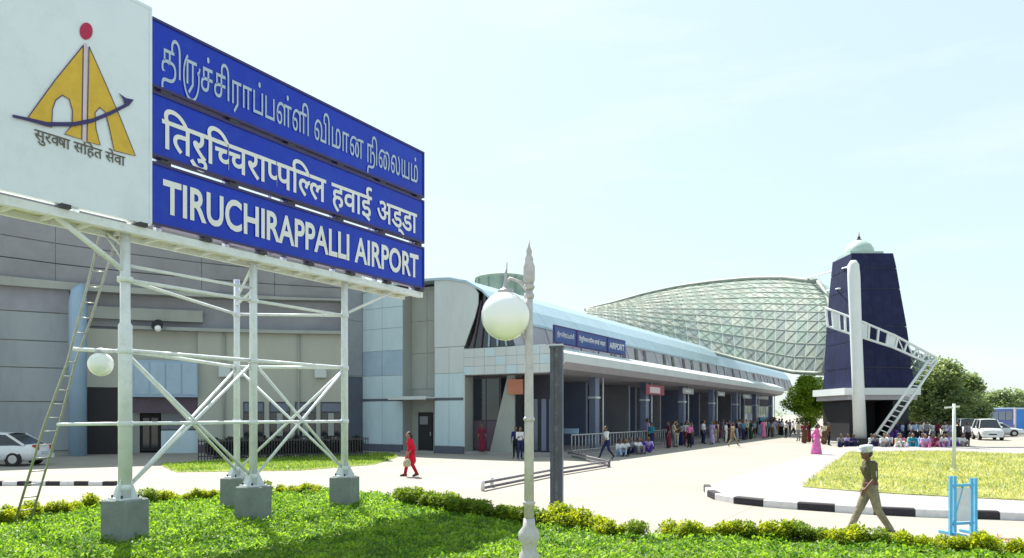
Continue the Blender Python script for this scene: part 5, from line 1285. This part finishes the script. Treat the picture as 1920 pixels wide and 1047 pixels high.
def figure(label, loc, rz, J, top, bottom, kind, h=1.0, skin='skin'):
    root = thing('person', label, 'person', loc, rz); root.scale = (h,) * 3
    H = J['hed']; P = [p for p in body_prims(J) if not (p[0] == 'e' and p[1] in (J['hanl'], J['hanr']))]
    P = [tuple(list(p[:-1]) + [0]) for p in P if p[-1] != 3]
    fingers(P, J['wril'], J['hanl'], -1); fingers(P, J['wrir'], J['hanr'], 1)
    P += [('e', (H[0] + .035, 0, H[2] - .075), (.055, .05, .045), 0), ('e', (H[0] + .098, 0, H[2] - .012), (.018, .014, .026), 0)]
    for y in (-1, 1): P += [('e', (H[0] - .005, .08 * y, H[2] - .005), (.02, .012, .032), 0), ('e', (H[0] + .088, .032 * y, H[2] + .032), (.016, .03, .009), 0)]
    P += [('e', (H[0] + .092, 0, H[2] - .062), (.012, .026, .008), 0)]
    body = link('body', blob(P, .0095, 'figure_body', [M[skin]], smooth=1), root)
    for y in (-1, 1): MB().ball((H[0] + .083, .032 * y, H[2] + .012), .012, 10).build('eye', M['kerb_white'], root); MB().ball((H[0] + .092, .032 * y, H[2] + .012), .006, 8).build('pupil', M['black'], root)
    MB().ball((H[0] + .098, 0, H[2] - .062), .01, 10, 0, (.6, 2.4, .6)).build('mouth', M['redsign'], root)
    inf = lambda p, k: (('c', p[1], p[2], p[3] + k, p[4] + k, 0) if p[0] == 'c' else ('e', p[1], tuple(x + k for x in p[2]), 0))
    BP = body_prims(J)
    shirt = [inf(p, .014) for p in BP if p[-1] == 1]
    shirt.append(('c', J['wst'], (J['pel'][0], 0, J['pel'][2] + (.04 if kind == 'police' else -.02)), .13, .145, 0))
    tr_ = [inf(p, .014) for p in BP if p[-1] == 2]
    if kind == 'police':
        for y in (-1, 1): shirt.append(('e', (J['che'][0] + .125, .07 * y, J['che'][2] + .03), (.006, .04, .045), 0))
        for s_ in 'lr': shirt.append(('c', Vector(J['elb' + s_]).lerp(Vector(J['sho' + s_]), .12)[:], Vector(J['elb' + s_]).lerp(Vector(J['sho' + s_]), .2)[:], .066, .066, 0))
    if kind != 'police':   # long tunic with flared skirt, scarf
        shirt += [('c', J['pel'], (J['pel'][0] - .03, .06, .62), .15, .17, 0), ('c', J['pel'], (J['pel'][0] + .05, -.06, .62), .15, .17, 0)]
        if kind == 'saree':
            tr_ += [('c', J['pel'], (J['ankl'][0] * .75, .05, .2), .15, .15, 0), ('c', J['pel'], (J['ankr'][0] * .75, -.05, .2), .15, .15, 0), ('c', J['pel'], (0, 0, .22), .15, .2, 0)]
        for s_ in 'lr': shirt.append(('c', J['elb' + s_], tuple(Vector(J['elb' + s_]).lerp(Vector(J['wri' + s_]), .45)), .056, .045, 0))
    link('shirt' if kind == 'police' else 'tunic', blob(shirt, .012, 'figure_top', [top], smooth=2), root)
    link('trousers' if kind != 'saree' else 'skirt', blob(tr_, .012, 'figure_bottom', [bottom], smooth=2), root)
    for s_ in 'lr': link('shoe', blob([('c', J['ank' + s_], J['toe' + s_], .05, .042, 0), ('c', (J['ank' + s_][0] - .05, J['ank' + s_][1], J['ank' + s_][2] - .045), J['toe' + s_], .042, .04, 0)], .010, 'figure_shoe', [M['shoe']], smooth=1), root)
    hp = [('e', (H[0] - .028, 0, H[2] + .02), (.095, .09, .112), 0)]
    if kind != 'police': hp += [('e', (H[0] - .12, 0, H[2] - .05), (.05, .055, .065), 0), ('c', (H[0] - .11, 0, H[2] - .05), (H[0] - .14, 0, H[2] - .34), .035, .022, 0)]
    link('hair', blob(hp, .010, 'figure_hair', [M['hair']], smooth=1), root)
    if kind == 'police':
        q = MB(); c = (H[0] - .01, 0, H[2]); tl = Matrix.Rotation(R(6), 3, 'Y')
        q.lathe([(.106, .03), (.108, .08), (.132, .115), (.134, .135), (.11, .165), (.02, .175)], c, 24, 0, tl); q.build('cap', cloth((.60, .64, .70)), root)
        q = MB(); q.poly([(H[0] + .07, -.09, H[2] + .05), (H[0] + .15, -.06, H[2] + .03), (H[0] + .17, 0, H[2] + .025), (H[0] + .15, .06, H[2] + .03), (H[0] + .07, .09, H[2] + .05)], (0, 0, 1), .012); q.build('cap_peak', cloth((.45, .46, .52)), root)
        link('belt', blob([('e', (J['pel'][0], 0, J['pel'][2] + .08), (.142, .172, .05), 0)], .012, 'figure_belt', [cloth((.22, .07, .12))], smooth=1), root)
        for s_ in 'lr': MB().box(J['sho' + s_][0] - .03, J['sho' + s_][0] + .05, J['sho' + s_][1] - .045, J['sho' + s_][1] + .045, J['sho' + s_][2] + .075, J['sho' + s_][2] + .087).build('epaulette', cloth((.5, .45, .4)), root)
        a = Vector(J['shol']); c = Vector(J['elbl']); dv_ = (c - a); MB().bar(a + dv_ * .45 + Vector((.0, .075, 0)), a + dv_ * .85 + Vector((0, .066, 0)), .012, .03).build('arm_badge', M['kerb_white'], root)
    if kind == 'tunic':
        q = MB(); x = J['che'][0]
        link('scarf', blob([('c', (x - .02, -.1, 1.44), (x - .16, -.13, 1.0), .035, .06, 0), ('c', (x - .02, .1, 1.44), (x - .16, .13, 1.0), .035, .06, 0), ('c', (x + .04, -.08, 1.43), (x + .04, .08, 1.43), .045, .045, 0)], .012, 'figure_scarf', [cloth((.55, .03, .06))], smooth=1), root)
    return root
J = joints('walk')
J.update(ankl=(-.35, .09, .13), toel=(-.20, .10, .035), knel=(-.10, .09, .50), ankr=(.36, -.09, .11), toer=(.53, -.10, .07), kner=(.17, -.09, .51))
J.update(elbl=(.03, .235, 1.13), wril=(.20, .22, .93), hanl=(.25, .21, .84), elbr=(-.12, -.23, 1.14), wrir=(-.02, -.24, .92), hanr=(.02, -.24, .83))
# faces left in the photograph: rotate by 180 degrees, near arm is his left
p = gp(1632, 1004)
figure('policeman in khaki uniform and pale peaked cap striding to the left', (p.x, p.y, 0), R(180), J, cloth((.105, .095, .05)), cloth((.25, .22, .155)), 'police', .975)
J2 = joints('walk'); J2.update(ankl=(-.22, .08, .13), toel=(-.08, .09, .035), knel=(-.03, .09, .5), ankr=(.20, -.08, .10), toer=(.36, -.09, .05), kner=(.12, -.09, .5), elbl=(-.04, .24, 1.13), wril=(.12, .22, .92), hanl=(.18, .22, .84))
p = gp(770, 894)
rd = figure('woman in bright red tunic and trousers walking across the forecourt', (p.x, p.y, 0), R(200), J2, cloth((.55, .008, .035)), cloth((.42, .01, .03)), 'tunic', .97, 'skin2')
hv = Matrix.Rotation(R(200), 3, 'Z') @ Vector((.19, .22, .80)) * .97 + p
hb = thing('hand_bag', 'small tan bag carried by the woman in red', 'bag', (hv.x, hv.y, hv.z - .40))
MB().lathe([(.02, 0), (.13, .02), (.15, .16), (.10, .28), (.05, .30)], n=14).build('bag_body', cloth((.42, .38, .26)), hb); MB().tube([(-.08, 0, .27), (-.04, 0, .42), (.04, 0, .42), (.08, 0, .27)], .012).build('strap', cloth((.2, .15, .1)), hb)
J3 = joints('walk'); J3.update(ankl=(-.2, .08, .11), toel=(-.06, .09, .035), knel=(-.04, .09, .5), ankr=(.17, -.08, .10), toer=(.32, -.09, .05), kner=(.1, -.09, .5))
p = gp(1531, 857)
figure('woman in pink dress walking in front of the round tree', (p.x, p.y, 0), R(-30), J3, cloth((.62, .14, .40)), cloth((.66, .16, .44)), 'saree', 1.05)
